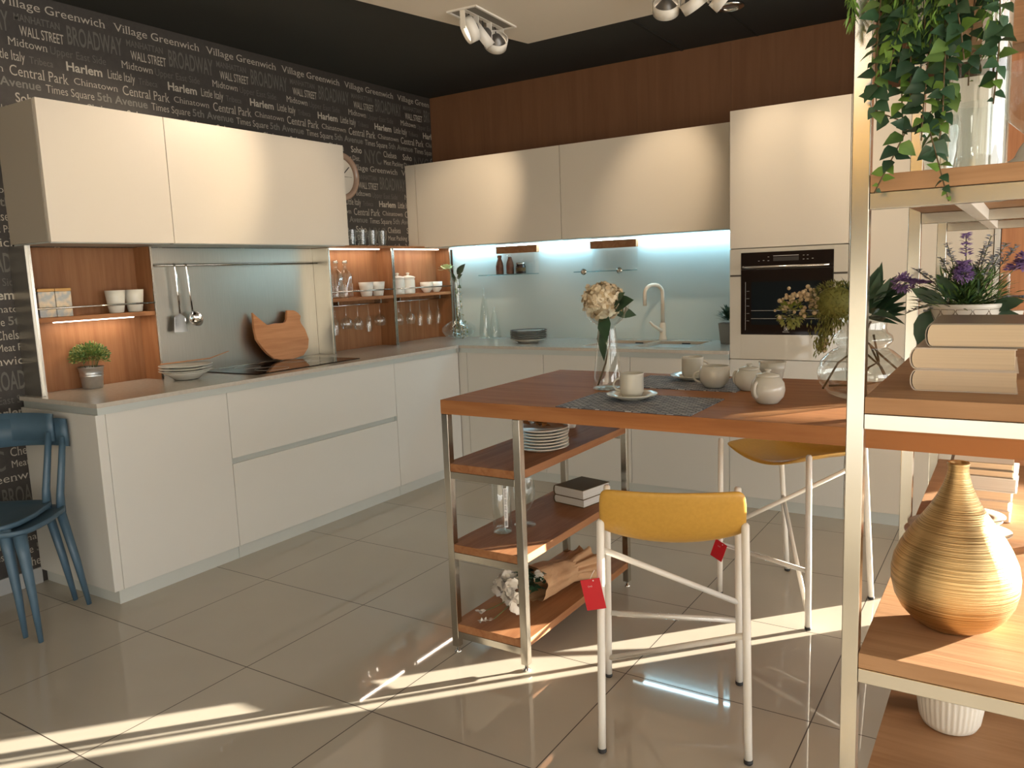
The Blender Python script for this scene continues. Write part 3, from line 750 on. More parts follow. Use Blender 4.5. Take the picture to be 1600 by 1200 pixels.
def bowl(lab, loc, group):
    o = MB().lathe([(0, 0), (.022, 0), (.024, .003), (.040, .022), (.048, .050), (.049, .078), (.046, .078), (.044, .050), (.036, .024), (0, .008)], (0, 0, 0), 28).build('bowl', M['white']); o.location = loc; tag(o, lab, 'bowl', group)
bowl('small white bowl, left of two on the corner niche shelf', (.085, -.258, 1.2357), 'small bowls in the corner niche'); bowl('small white bowl, right of two on the corner niche shelf', (.085, -.145, 1.2357), 'small bowls in the corner niche')
# ---- hanging glasses
def stem_glass(lab, loc, kind, par=None):
    t = thing('wine_glass', lab, 'wine glass', loc, 0, 'stemware hanging under the niche shelves')
    if kind == 'wine': pr = [(.034, 0), (.034, -.0015), (.006, -.004), (.0035, -.008), (.003, -.085), (.006, -.092), (.026, -.108), (.034, -.130), (.033, -.150), (.027, -.178)]
    elif kind == 'balloon': pr = [(.035, 0), (.035, -.0015), (.006, -.004), (.0035, -.008), (.003, -.075), (.007, -.082), (.032, -.100), (.041, -.125), (.039, -.146), (.032, -.166)]
    else: pr = [(.030, 0), (.030, -.0015), (.006, -.004), (.003, -.008), (.003, -.08), (.006, -.088), (.017, -.105), (.021, -.135), (.021, -.165), (.018, -.200)]
    n = 4
    MB().lathe(pr[4:], (0, 0, 0), 24).build('bowl', M['glass_b'], t, True)
    MB().lathe([(0, 0)]+pr[:5], (0, 0, 0), 20).build('stem', M['glass_b'], t, True)
ks = ['balloon', 'wine', 'flute', 'wine', 'balloon', 'wine', 'flute', 'flute', 'wine']
ys = [-1.195, -1.095, -.985, -.880, -.765, -.565, -.435, -.325, -.215, -.105]
ks = ['flute', 'balloon', 'wine', 'flute', 'balloon', 'wine', 'wine', 'flute', 'flute', 'flute']
wh = ['wine glass hanging nearest the steel splashback', 'second wine glass from the splashback, round bowl, under the shelf', 'third hanging wine glass from the splashback, slim bowl', 'fourth hanging glass from the splashback, narrow flute', 'round wine glass hanging just left of the niche divider',
      'wine glass hanging just right of the niche divider', 'second wine glass right of the niche divider', 'flute in the middle of the corner niche glasses', 'flute hanging second from the room corner', 'flute hanging nearest the room corner']
for y, k, l in zip(ys, ks, wh): stem_glass('clear '+l, (.0625, y, 1.1935), k)
# ---- small glasses on top of the niches
for i, (y, l) in enumerate(((-1.12, 'partly behind the cabinet end'), (-1.02, 'second from the cabinet end'), (-.92, 'middle of the row'), (-.82, 'fourth from the cabinet end'), (-.72, 'nearest the wall cabinet corner'))):
    o = MB().lathe([(0, .002), (.024, .002), (.024, .012), (.033, .075), (.034, .105)], (0, 0, 0), 24).build('drinking_glass', M['glass_b']); o.location = (.085, y, 1.5735); tag(o, 'clear drinking glass on the niche top board, '+l, 'glass', 'drinking glasses below the clock')
# ---- clock
ck = thing('wall_clock', 'round wall clock with broad pinkish metal rim, half hidden behind the cabinet', 'clock', (.002, -1.0, 2.03))
mb = MB(); R_ = .155
for (prof, nm, mt) in (([(R_, .0), (R_, .018), (R_-.010, .030), (R_-.034, .026), (R_-.038, .012), (R_-.038, 0)], 'rim', M['clockrim']), ([(0, .006), (R_-.037, .006)], 'dial', M['dial'])):
    q = MB().lathe(prof, (0, 0, 0), 48); q.b.transform(Matrix.Translation((.003, -1.0, 2.03)) @ Matrix.Rotation(PI/2, 4, 'Y')); q.build(nm, mt, ck)
MB().tube([(.012, -1.0, 2.03), (.012, -.925, 2.095)], .0028, 6).build('hand', M['rubber'], ck)
MB().tube([(.014, -1.0, 2.03), (.014, -.905, 2.03)], .0012, 6).build('hand', M['rubber'], ck)

# ---- corner vase with flower
cv = thing('corner_vase', 'slender glass vase with round bulb base and a pale green rose, in the corner', 'vase', (.285, -.15, .8855))
vc = (.285, -.15, .8855)
MB().lathe([(0, .003), (.05, .003), (.10, .02), (.128, .055), (.125, .085), (.09, .115), (.045, .135), (.036, .17), (.036, .42), (.040, .455)], vc, 40).build('glass', M['glass_b'], cv)
mb = MB(); rg = random.Random(11)
for k in range(7):
    a = rg.uniform(0, 6.28); pts = [(vc[0]+rg.uniform(-.05, .05), vc[1]+rg.uniform(-.03, .03), vc[2]+.02), (vc[0]+.012*math.cos(a), vc[1]+.012*math.sin(a), vc[2]+.18), (vc[0]+.02*math.cos(a+1), vc[1]+.02*math.sin(a+1), vc[2]+rg.uniform(.38, .5))]
    mb.tube(pts, .002, 6)
mb.build('stems', M['twig'], cv)
mb = MB()
for k in range(150):
    if k < 95: z = rg.uniform(.01, .12); r = .06*rg.random()**.5; a = rg.uniform(0, 6.28); p = (vc[0]+.02+r*math.cos(a), vc[1]+r*math.sin(a), vc[2]+z)
    else: a = rg.uniform(0, 6.28); p = (vc[0]+.02*math.cos(a)+.01, vc[1]+.02*math.sin(a), vc[2]+rg.uniform(.12, .38))
    mb.leaf(p, (rg.uniform(-1, 1), rg.uniform(-1, 1), rg.uniform(-.5, 1)), .024, .012, mi=rg.choice((0, 0, 1)))
mb.build('moss_and_buds', [M['moss'], M['berry']], cv)
mb = MB()
for (p, d, L) in (((.29, -.15, 1.36), (.7, -.2, .8), .09), ((.29, -.15, 1.33), (.6, -.3, .3), .075), ((.28, -.15, 1.30), (-.2, -.3, .8), .07), ((.30, -.15, 1.36), (.9, -.3, .9), .11), ((.28, -.16, 1.32), (.2, -.6, .5), .07), ((.3, -.16, 1.28), (.6, -.4, -.2), .06), ((.29, -.16, 1.26), (.3, -.5, -.5), .06)):
    mb.leaf(p, d, L, L*.5, nrm=(.2, -1, .3))
mb.build('leaves', M['leafd'], cv)
mb = MB()
for k in range(26):
    a = k*2.4; r = .004+.0014*k; d = Vector((math.cos(a), math.sin(a)*.8, 1.1-.055*k)).normalized()
    mb.leaf(Vector((.215, -.17, 1.405))+d*r*.5, d, .028+.0012*k, .034, nrm=(-d.x, -d.y, 1), bend=-.3, shape=(.3, .9, 1, .8, 0))
mb.build('rose_head', mat('pale_green_petal', (.62, .66, .34), .6), cv)
MB().tube([(.285, -.15, 1.30), (.25, -.16, 1.37), (.218, -.17, 1.405)], .003, 6).build('rose_stem', M['stemg'], cv)
# ---- glass ornament
for (nm, x, y, h, lab) in (('glass_bottle_ornament', .505, -.12, .37, 'tall thin clear glass cone bottle beside the corner vase'), ('glass_bottle_ornament', .60, -.135, .23, 'shorter clear glass bottle right of the tall cone bottle')):
    t = thing(nm, lab, 'bottle', (x, y, .8855))
    MB().lathe([(0, .002), (.045, .002), (.046, .008), (.040, .10*h/.37), (.030, .2*h/.37), (.014, .30*h/.37), (.009, .33*h/.37), (.012, .34*h/.37)], (0, 0, 0), 24).build('body', M['glass_b'], t, True)
    MB().lathe([(0, .335*h/.37), (.009, .342*h/.37), (.011, .355*h/.37), (.004, .37*h/.37), (0, .372*h/.37)], (0, 0, 0), 14).build('stopper', M['glass_b'], t, True)
# ---- dark rimmed plates
rimm = M['porcelain']
bb = MB().lathe([(0, .002), (.062, .002), (.066, 0), (.072, .004), (.12, .020), (.123, .024), (.118, .024), (.07, .010), (0, .008)], (0, 0, 0), 40).build('plate', M['porcelain']); bb.location = (1.01, -.335, .8855); tag(bb, 'white deep plate at the bottom of the stack by the glass splashback', 'plate')
for i in range(5):
    t = thing('plate', ['lowest', 'second lowest', 'middle', 'second highest', 'topmost'][i]+' dark-rimmed plate of the stack by the glass splashback', 'plate', (1.01+random.uniform(-.002, .002), -.335, .8855+.020+i*.0125), 0, 'dark-rimmed plates')
    MB().lathe([(0, .002), (.07, .002), (.075, 0), (.08, .002), (.122, .0095), (.122, .0115), (.08, .0055), (0, .004)], (0, 0, 0), 36).build('dish', M['porcelain'], t, True)
    MB().lathe([(.1225, .0085), (.1265, .0105), (.127, .0135), (.122, .013)], (0, 0, 0), 36).build('rim', M['plate_dark'], t, True)
# ---- plant by the tall unit
pr = thing('potted_plant', 'small dark green plant in a square grey pot beside the oven tower', 'plant', (2.345, -.20, .8855))
mb = MB(); g = bmesh.ops.create_cone(mb.b, cap_ends=True, segments=4, radius1=.036*1.414, radius2=.047*1.414, depth=.125)['verts']
for v in g: v.co.rotate(Matrix.Rotation(PI/4, 3, 'Z')); v.co += Vector((2.345, -.20, .8855+.0625))
mb.build('grey_pot', mat('grey_stone_pot', (.22, .215, .20), .7), pr)
mb = MB(); rg = random.Random(5)
for k in range(110):
    a = rg.uniform(0, 6.28); e = rg.uniform(.1, 1.4); r = rg.uniform(0, .055)
    d = Vector((math.cos(a)*math.cos(e), math.sin(a)*math.cos(e), math.sin(e)))
    p = Vector((2.345, -.20, 1.02))+Vector((d.x, d.y, d.z*1.3))*r
    mb.leaf(p, d, rg.uniform(.035, .055), .016, nrm=(-d.x, -d.y, .8))
mb.build('foliage', M['leafd'], pr)
# ---- hanging shelves on the glass splashback
def hang_shelf(lab, x0, x1, xs0, xs1):
    t = thing('hanging_shelf', lab, 'shelf', ((x0+x1)/2, -.085, 1.34), 0, 'glass hanging shelves')
    MB().box(x0, x1, -.075, -.035, 1.497, 1.5475, .002).build('timber_block', M['oak_y'], t)
    MB().box(x0+.001, x1-.001, -.048, -.043, 1.350, 1.497).build('glass_back', M['glass'], t)
    MB().box(xs0, xs1, -.155, -.043, 1.343, 1.3495, .001).build('glass_shelf', M['glass_shelf'], t)
    return t
hang_shelf('glass hanging shelf with three small containers, left of two', .597, .939, .487, .935)
t = hang_shelf('empty glass hanging shelf on the splashback, right of two', 1.361, 1.696, 1.273, 1.690)
for x in (1.356, 1.618):
    q = MB().lathe([(0, 0), (.012, .001), (.021, .007), (.021, .011), (.008, .014), (0, .014)], (0, 0, 0), 20); q.b.transform(Matrix.Translation((x, -.157, 1.346)) @ Matrix.Rotation(PI/2, 4, 'X')); q.build('clamp_disc', M['steel'], t)
def jar(lab, x, kind):
    t = thing('storage_jar' if kind == 'jar' else 'spice_bottle', lab, 'jar' if kind == 'jar' else 'bottle', (x, -.095, 1.3498), 0, None if kind == 'jar' else 'spice bottles on the hanging shelf')
    if kind == 'jar':
        MB().lathe([(0, 0), (.032, 0), (.035, .003), (.035, .052), (.030, .060), (.030, .064), (0, .064)], (0, 0, 0), 28).build('glass', mat('dark_preserve', (.035, .02, .016), .15), t, True)
        MB().lathe([(0, .064), (.032, .064), (.032, .078), (0, .079)], (0, 0, 0), 28).build('lid', M['steel'], t, True)
        MB().lathe([(.0355, .018), (.0355, .040)], (0, 0, 0), 28).build('paper_label', M['cover_b'], t, True)
    else:
        MB().lathe([(0, 0), (.026, 0), (.028, .003), (.027, .062), (.024, .080), (.016, .104), (.0135, .112), (.0135, .122), (0, .122)], (0, 0, 0), 28).build('filled_glass', M['choc'], t, True)
        MB().lathe([(.0145, .118), (.0165, .120), (.0165, .134), (.0145, .136), (0, .1365)], (0, 0, 0), 20).build('cap', M['glass_b'] if '2' in kind else M['choc'], t, True)
        MB().box(-.013, .013, -.0295, -.0265, .03, .062).build('paper_label', mat('red_brown_label', (.16, .045, .03), .5), t, True)
jar('brown filled bottle, left of two on the hanging shelf', .638, 'b1'); jar('brown filled bottle with clear top, right of two on the hanging shelf', .727, 'b2'); jar('dark preserve jar with steel lid on the hanging shelf', .818, 'jar')

# ------------------------------------------------------------------ table and its low shelf unit
T = .93; TX0, TX1, TY0, TY1 = 2.145, 3.975, -2.785, -1.928
tb = thing('bar_table', 'thick oak bar table resting on a steel shelf unit, passing through the bookcase', 'table', (2.9, -2.35, .881))
hx0, hx1, hy0, hy1 = 3.5685, 3.6015, -2.5615, -2.5285         # cut-out round the bookcase post
mb = MB()
mb.box(TX0, hx0, TY0, TY1, .881, T).box(hx1, TX1, TY0, TY1, .881, T).box(hx0, hx1, TY0, hy0, .881, T).box(hx0, hx1, hy1, TY1, .881, T)
mb.build('tabletop', M['oak_table'], tb)
su = thing('low_shelf_unit', 'open steel shelf unit with three oak shelves carrying the left end of the bar table', 'shelf unit', (2.305, -2.35, 0))
w = .027; LX0, LX1, LY0, LY1 = 2.145, 2.465, -2.785, -1.898
for x in (LX0, LX1-w):
    for y in (LY0, LY1-w-.03):
        lg = MB().box(x, x+w, y, y+w, .024, .8805, .0015).build('leg', M['steel'], su)
        MB().lathe([(0, 0), (.013, 0), (.014, .004), (.006, .008), (.006, .024), (0, .024)], (x+w/2, y+w/2, 0), 14).build('levelling_foot', M['chrome'], lg)
for z in (.705, .411, .113):
    MB().box(LX0+.010, LX1-.004, LY0+.004, LY1-.034, z-.028, z, .001).build('shelf', M['oak_shelf'], su) if False else None
for z in (.705, .411, .113):
    mb = MB().box(LX0+w+.0005, LX1-w-.0005, LY0+.002, LY1-.032, z-.028, z, .0008).box(LX1-w-.0005, LX1-.004, LY0+w+.0005, LY1-.03-w-.0005, z-.028, z).box(LX0+.004, LX0+w+.0005, LY0+w+.0005, LY1-.03-w-.0005, z-.028, z)
    mb.build('shelf', M['oak_y'], su)
    for y in (LY0, LY1-w-.03):
        MB().box(LX0+w, LX1-w, y+.001, y+w-.001, z-.054, z-.0285, .001).build('cross_bar', M['steel'], su)

# placemats
for (x0, x1, y0, y1, lab) in ((2.600, 3.045, -2.778, -2.465, 'grey woven placemat at the front edge of the bar table'), (2.600, 3.035, -2.315, -2.005, 'grey woven placemat on the far side of the bar table')):
    o = MB().box(x0, x1, y0, y1, T+.0002, T+.003).build('placemat', M['weave']); tag(o, lab, 'placemat', 'woven placemats'); move_to(o, ((x0+x1)/2, (y0+y1)/2, T))
saucer('pale saucer on the front placemat', (2.772, -2.572, T+.0032)); saucer('pale saucer on the far placemat', (2.800, -2.080, T+.0032))
mug('pale embossed coffee cup on the front saucer, handle to the left', 'cup', (2.772, -2.572, T+.0105), .039, .080, PI+.3)
mug('pale coffee cup on the far saucer, handle to the right', 'cup', (2.800, -2.080, T+.0105), .040, .080, .45)
# creamer
t = thing('milk_jug', 'small round porcelain milk jug with spout, on the far placemat edge', 'jug', (2.935, -2.235, T+.0032))
def spout(a, r, z):
    k = max(0, math.cos(a-.35))**8; return 1+.22*k*max(0, (z-.045)/.033) if z > .045 else 1
MB().lathe([(0, .003), (.028, .003), (.030, 0), (.034, .003), (.049, .022), (.053, .040), (.050, .058), (.044, .076), (.042, .076), (.048, .056), (.050, .040), (.044, .022), (0, .008)], (0, 0, 0), 40, fn=spout).build('body', M['porcelain'], t, True)
cup_handle(MB(), .050, .072, PI+.35, .024, .004).build('handle', M['porcelain'], t, True)
def sugar(lab, loc, r, h, hang=None):
    t = thing('sugar_bowl', lab, 'sugar bowl', loc, 0, 'lidded sugar bowls')
    MB().lathe([(0, .003), (r*.55, .003), (r*.58, 0), (r*.62, .002), (r*.92, h*.2), (r, h*.40), (r*.93, h*.60), (r*.72, h*.76), (r*.66, h*.79), (0, h*.79)], (0, 0, 0), 36).build('body', M['porcelain'], t, True)
    MB().lathe([(0, h*.79), (r*.66, h*.79), (r*.70, h*.80), (r*.60, h*.86), (r*.25, h*.90), (r*.13, h*.91), (r*.12, h*.94), (r*.20, h*.97), (r*.18, h), (0, h*1.01)], (0, 0, 0), 36).build('lid', M['porcelain'], t, True)
    if hang is not None: cup_handle(MB(), r*.98, h*.85, hang, .012, .0055).build('handle', M['porcelain'], t, True)
sugar('round lidded sugar bowl in front, nearest the steel post', (3.185, -2.48, T+.0002), .052, .105, -PI/2-.45)
sugar('round lidded sugar bowl standing behind the front one', (3.060, -2.245, T+.0002), .050, .090, PI-.2)
tumbler('pale cup just behind the two lidded sugar bowls', (3.10, -2.10, T+.0002), .030, .047, .082, M['porcelain'])

# tall table vase with hydrangea
tv = thing('table_vase', 'waisted clear glass vase holding one ivory hydrangea, on the bar table', 'vase', (2.588, -2.37, T+.0032))
vc = (2.588, -2.37, T+.0004)
MB().lathe([(0, .006), (.048, .006), (.053, .001), (.0535, .010), (.050, .05), (.040, .14), (.0315, .215), (.032, .228), (.048, .238), (.068, .255), (.078, .278), (.081, .295)], vc, 44).build('glass', M['glass_b'], tv)
MB().lathe([(0, .0), (.050, .0), (.052, .004), (0, .012)], vc, 32).build('thick_glass_foot', M['glass_b'], tv)
MB().tube([(vc[0]-.035, vc[1]-.01, vc[2]+.012), (vc[0]-.008, vc[1], vc[2]+.09), (vc[0]+.012, vc[1], vc[2]+.17), (vc[0]+.008, vc[1], vc[2]+.25)], .0035, 8).build('stem', M['twig'], tv)
mb = MB(); rg = random.Random(21); hc = Vector((vc[0]-.008, vc[1]-.01, vc[2]+.315))
for k in range(150):
    d = Vector((rg.gauss(0, 1), rg.gauss(0, 1), rg.gauss(0, 1)+.2)).normalized()
    rr_ = rg.uniform(.86, 1.08); p = hc+Vector((d.x*.070, d.y*.070, d.z*.066))*rr_; tx = d.cross(Vector((0, 0, 1))).normalized() if abs(d.z) < .95 else Vector((1, 0, 0)); ty = d.cross(tx)
    tl = Vector((rg.gauss(0, .35), rg.gauss(0, .35), rg.gauss(0, .35)))
    for q in range(4):
        a = q*PI/2+k; dd = (tx*math.cos(a)+ty*math.sin(a)+d*.35+tl).normalized()
        mb.leaf(p-d*.004, dd, rg.uniform(.014, .020), .018, nrm=d+tl, bend=.1, fold=-.15, shape=(.2, .85, 1, .7, .0), mi=(1 if rg.random() < .18 else 0))
mb.ball(hc, .060, 14, (1, 1, .95), mi=1)
mb.build('flower_head', [M['petal'], M['berry']], tv)
mb = MB()
for (p, d, L, W_) in (((.015, -.01, .29), (1, -.3, .35), .11, .07), ((.01, -.02, .28), (.9, -.2, .9), .10, .06), ((.0, -.02, .28), (.3, -.6, -1), .12, .055), ((-.01, 0, .26), (.05, -.3, -1), .16, .05), ((.02, 0, .28), (.6, .3, -.1), .09, .05)):
    mb.leaf(Vector(vc)+Vector(p), d, L, W_, nrm=(-.2, -1, .6), bend=.12)
mb.build('leaves', M['leafd'], tv)

# round bubble vase with mixed flowers
bv = thing('bubble_vase', 'big round-bellied glass vase of mixed green flowers behind the front bookcase post', 'vase', (3.428, -2.32, T+.0004))
vc = (3.428, -2.32, T+.0004)
MB().lathe([(0, .003), (.05, .001), (.095, .018), (.124, .052), (.131, .085), (.120, .122), (.090, .150), (.068, .162), (.076, .168), (.086, .182), (.083, .198), (.070, .208), (.066, .22), (.068, .25), (.074, .284)], vc, 48).build('glass', M['glass_b'], bv)
mb = MB(); rg = random.Random(31)
stems = [((-.11, -.02, .03), (-.07, 0, .11), (-.01, 0, .16), (.02, .01, .24)), ((-.10, .02, .035), (0, .03, .04), (.07, 0, .06), (.02, 0, .17)), ((.09, 0, .03), (.05, .02, .10), (-.02, 0, .17), (-.03, 0, .26)), ((.10, .02, .09), (.05, 0, .14), (0, 0, .19), (-.01, .01, .28)), ((-.03, .03, .02), (.02, 0, .1), (.05, -.02, .12), (.03, 0, .2)), ((.03, -.06, .015), (.0, -.03, .10), (.01, 0, .18), (0, 0, .27))]
for s in stems: mb.tube([Vector(vc)+Vector(p) for p in s], .0032, 7)
mb.build('stems', M['twig'], bv)
fc = Vector(vc)
mb = MB()                      # broad leaves to the right
for k in range(34):
    a = rg.uniform(-1.2, 1.2); d = Vector((math.cos(a)*.8, -abs(math.sin(a))*.4, rg.uniform(-.1, 1.3)))
    mb.leaf(fc+Vector((rg.uniform(-.01, .05), rg.uniform(-.04, .03), rg.uniform(.25, .31))), d, rg.uniform(.08, .13), rg.uniform(.022, .034), nrm=(rg.uniform(-.6, .6), -.6, 1))
for k in range(12):
    d = Vector((rg.uniform(-.8, -.1), -.2, rg.uniform(.3, 1.2)))
    mb.leaf(fc+Vector((-.02, 0, .28)), d, rg.uniform(.08, .12), .018)
mb.leaf(fc+Vector((.03, 0, .29)), (.12, 0, 1), .13, .03, nrm=(0, -1, 0))
mb.build('long_leaves', [M['leafd']], bv)
mb = MB()                      # big mossy head
for k in range(1500):
    d = Vector((rg.gauss(0, 1), rg.gauss(0, 1), rg.gauss(0, 1))).normalized(); p = fc+Vector((-.075, -.03, .30))+Vector((d.x*.075, d.y*.06, d.z*.062))*rg.uniform(.8, 1)
    mb.leaf(p, d+Vector((rg.uniform(-.4, .4), rg.uniform(-.4, .4), rg.uniform(-.4, .4))), .014, .004, shape=(0, 1, 0))
for k in range(500):
    t_ = rg.random(); p = fc+Vector((-.09-.03*t_, -.03, .25-.09*t_))+Vector((rg.gauss(0, .02*(1-t_*.6)), rg.gauss(0, .015), rg.gauss(0, .01)))
    mb.leaf(p, (rg.uniform(-.6, .3), rg.uniform(-.5, .5), -1), .016, .005, shape=(0, 1, 0))
mb.ball(fc+Vector((-.075, -.03, .30)), .055, 16, (1.05, .85, .9))
mb.build('moss_flower', M['moss'], bv)
mb = MB()                      # green small head and pale buds on the far left
for k in range(160):
    d = Vector((rg.gauss(0, 1), rg.gauss(0, 1), rg.gauss(0, 1))).normalized(); p = fc+Vector((-.205, -.03, .265))+d*.033
    mb.leaf(p, d, .018, .013, shape=(.2, 1, .6, 0))
mb.build('green_flower', M['leafy'], bv)
mb = MB()
for k in range(95):
    a = rg.random(); p = fc+Vector((-.235+.13*a, -.035+rg.gauss(0, .012), .285+.03*math.sin(a*3)))+Vector((rg.gauss(0, .012), 0, rg.gauss(0, .016)))
    mb.ball(p, rg.uniform(.0045, .0075), 6)
mb.build('buds', M['berry'], bv)
mb = MB()
for k in range(16): mb.ball(fc+Vector((-.105+rg.gauss(0, .006), -.03, .175+rg.gauss(0, .010))), .006, 6)
mb.build('bud_sprig', M['berry'], bv)
MB().tube([fc+Vector((-.03, 0, .25)), fc+Vector((-.10, -.02, .26)), fc+Vector((-.20, -.03, .255))], .003, 6).build('bud_stem', M['stemg'], bv)

# ------------------------------------------------------------------ things on the low shelf unit
bowl_stack(7, .103, .0115, (2.352, -2.455, .7054), [w_+' white plate of the stack under the bar table' for w_ in ('lowest', 'second', 'third', 'fourth', 'fifth', 'sixth', 'topmost')], 'plates on the upper low shelf', M['white'])
mb = MB(); rg = random.Random(8)
for k in range(46):
    a = rg.uniform(0, 6.28); r = rg.uniform(0, .05)
    mb.leaf((2.335+r*math.cos(a), -2.455+r*math.sin(a), .7930+rg.uniform(0, .012)), (rg.uniform(-1, 1), rg.uniform(-1, 1), rg.uniform(.1, 1)), .034, .018)
o = mb.build('dried_leaves', varied('rust_dry_leaf', (.22, .09, .025), (.34, .16, .05), 30, .7)); tag(o, 'rust-brown dried leaves heaped on the topmost plate under the table', 'dried leaves'); move_to(o, (2.335, -2.455, .792))
tumbler('small white cup behind the plate stack under the table', (2.30, -2.20, .7054), .022, .034, .055, M['white'], 'small cups on the upper low shelf')
tumbler('small white cup farther back on the upper low shelf', (2.26, -2.06, .7054), .022, .034, .052, M['white'], 'small cups on the upper low shelf')
t = thing('water_bottle', 'clear cylinder bottle with a narrow white label strip on the middle low shelf', 'bottle', (2.257, -2.595, .4114))
MB().lathe([(0, .004), (.032, .004), (.034, .001), (.035, .008), (.035, .205), (.028, .222), (.013, .235), (.013, .252)], (0, 0, 0), 32).build('glass', M['glass_b'], t, True)
MB().lathe([(0, .002), (.030, .002), (.032, .006), (.012, .012), (0, .017)], (0, 0, 0), 24).build('thick_base', M['glass_b'], t, True)
mb = MB(); aa = -.78
for k in range(4):
    a0, a1 = aa+k*.10, aa+(k+1)*.10
    mb.quad((.0357*math.cos(a0), .0357*math.sin(a0), .028), (.0357*math.cos(a1), .0357*math.sin(a1), .028), (.0357*math.cos(a1), .0357*math.sin(a1), .175), (.0357*math.cos(a0), .0357*math.sin(a0), .175))
lab_ = mb.build('label_strip', M['cover_w'], t, True)
mb = MB()
for i in range(26):
    if i in (6, 11, 17): continue
    z = .065+i*.0042; wv = rg.uniform(.5, 1)
    a0, a1 = aa+.06, aa+.06+.26*wv
    mb.quad((.0361*math.cos(a0), .0361*math.sin(a0), z), (.0361*math.cos(a1), .0361*math.sin(a1), z), (.0361*math.cos(a1), .0361*math.sin(a1), z+.0015), (.0361*math.cos(a0), .0361*math.sin(a0), z+.0015))
for i in range(9):
    a0 = aa+.06+i*.03; mb.quad((.0361*math.cos(a0), .0361*math.sin(a0), .034), (.0361*math.cos(a0+.014), .0361*math.sin(a0+.014), .034), (.0361*math.cos(a0+.014), .0361*math.sin(a0+.014), .054), (.0361*math.cos(a0), .0361*math.sin(a0), .054))
mb.build('print', M['rubber'], lab_, True)
mb = MB().lathe([(0, .002), (.040, .002), (.041, .0), (.041, .004), (.008, .009), (.005, .02), (.006, .05), (.022, .065), (.040, .10), (.042, .14), (.038, .19)], (0, 0, 0), 32)
o = mb.build('goblet', M['glass_b']); o.location = (2.285, -2.485, .4114); tag(o, 'clear glass goblet just behind the front leg, middle low shelf', 'goblet')

def book(lab, loc, w_, d, th, rz, cover, pages, group=None, spine='x', title=None):
    """w_ along local x from the spine, d along local y; base at z 0, origin at the spine-front corner"""
    t = thing('book', lab, 'book', loc, rz, group); c_ = .0022
    prof = []
    n = 8
    pg = [(w_-.003, c_), (w_-.003, th-c_)]
    for k in range(n+1):
        a = PI*k/n; pg.append((.010-.008*math.sin(a), th/2+(th/2-c_)*math.cos(a)))
    MB().prism(pg, 'y', .003, d-.003).build('page_block', pages, t, True)
    cv_ = MB().box(.008, w_, 0, d, 0, c_).box(.008, w_, 0, d, th-c_, th)
    out = []; inn = []
    for k in range(n+1):
        a = PI*k/n; out.append((.009-.011*math.sin(a), th/2+(th/2)*math.cos(a))); inn.append((.009-.009*math.sin(a), th/2+(th/2-c_)*math.cos(a)))
    cv_.prism(out+list(reversed(inn)), 'y', 0, d)
    cv_.build('cover', cover, t, True)
    return t
bk = -.19
book('lower dark-covered book on the middle low shelf', (2.235, -2.175, .4114), .158, .175, .034, bk, M['cover_b'], M['page_w'], 'dark books under the table')
book('upper dark-covered book on the middle low shelf', (2.237, -2.178, .4458), .158, .172, .040, bk-.02, M['cover_b'], M['page_w'], 'dark books under the table')

# bouquet in kraft paper on the bottom low shelf
bq = thing('paper_wrapped_bouquet', 'artificial white flowers wrapped in brown paper on the lowest low shelf', 'bouquet', (2.30, -2.45, .1135))
A = Vector((2.315, -2.49, .185)); B = Vector((2.375, -2.17, .165)); ax = (B-A).normalized(); s1 = ax.cross(Vector((0, 0, 1))).normalized(); s2 = s1.cross(ax)
mb = MB(); rings = []; NN = 40; rg = random.Random(4)
for i in range(15):
    t_ = i/14; r = .068*(1-.55*t_**1.3) if t_ < .72 else .068*(1-.55*.72**1.3)+(t_-.72)*.09
    ring = []
    for k in range(NN):
        a = 2*PI*k/NN; q = r*(1+.16*noise.noise(Vector((math.cos(a)*2, math.sin(a)*2, t_*6)))+(.18*math.sin(a*9+2*t_) if t_ > .7 else .05*math.sin(a*7)))
        p = A.lerp(B, t_)+s1*(q*1.05*math.cos(a))+s2*(q*math.sin(a)); p.z = max(p.z, .1145+.0008*(k % 3)); ring.append(mb.b.verts.new(p))
    rings.append(ring)
for a_, b_ in zip(rings, rings[1:]):
    for k in range(NN):
        f = mb.b.faces.new((a_[k], a_[(k+1) % NN], b_[(k+1) % NN], b_[k])); f.smooth = (k % 2 == 0)
mb.build('kraft_paper', M['paperb'], bq)
mb = MB()
for k in range(90):
    p = A-ax*rg.uniform(-.02, .06)+s1*rg.uniform(-.045, .05)+s2*rg.uniform(-.02, .05)
    mb.leaf(p, -ax+s1*rg.uniform(-.8, .8)+s2*rg.uniform(-.2, .9), .045, .020)
mb.build('foliage', M['leafd'], bq)
def bloom(mb, c_, R, rg_, n=26):
    c_ = Vector(c_); ax_ = Vector((-.5, -.7, .5)).normalized()
    for k in range(n):
        d = Vector((rg_.gauss(0, 1), rg_.gauss(0, 1), rg_.gauss(0, 1))).normalized()
        if d.dot(ax_) < -.2: d = -d
        mb.leaf(c_+d*R*.35, (d+ax_*.3), R*.95, R*.95, nrm=(d.cross(ax_)+d*.3), bend=.35, fold=.2, shape=(.3, .85, 1, .85, .2))
mb = MB()
for (c_, R) in (((2.245, -2.555, .205), .034), ((2.215, -2.535, .172), .034), ((2.275, -2.575, .165), .036), ((2.185, -2.515, .155), .030), ((2.335, -2.62, .160), .034), ((2.300, -2.60, .205), .030), ((2.355, -2.50, .225), .022)): bloom(mb, c_, R, rg)
mb.build('blossoms', M['petal_w'], bq)
mb = MB()
mb.tube([(2.29, -2.58, .15), (2.285, -2.66, .135), (2.28, -2.71, .125)], .002, 6)
mb.tube([(2.27, -2.57, .15), (2.23, -2.64, .13), (2.20, -2.68, .122)], .002, 6)
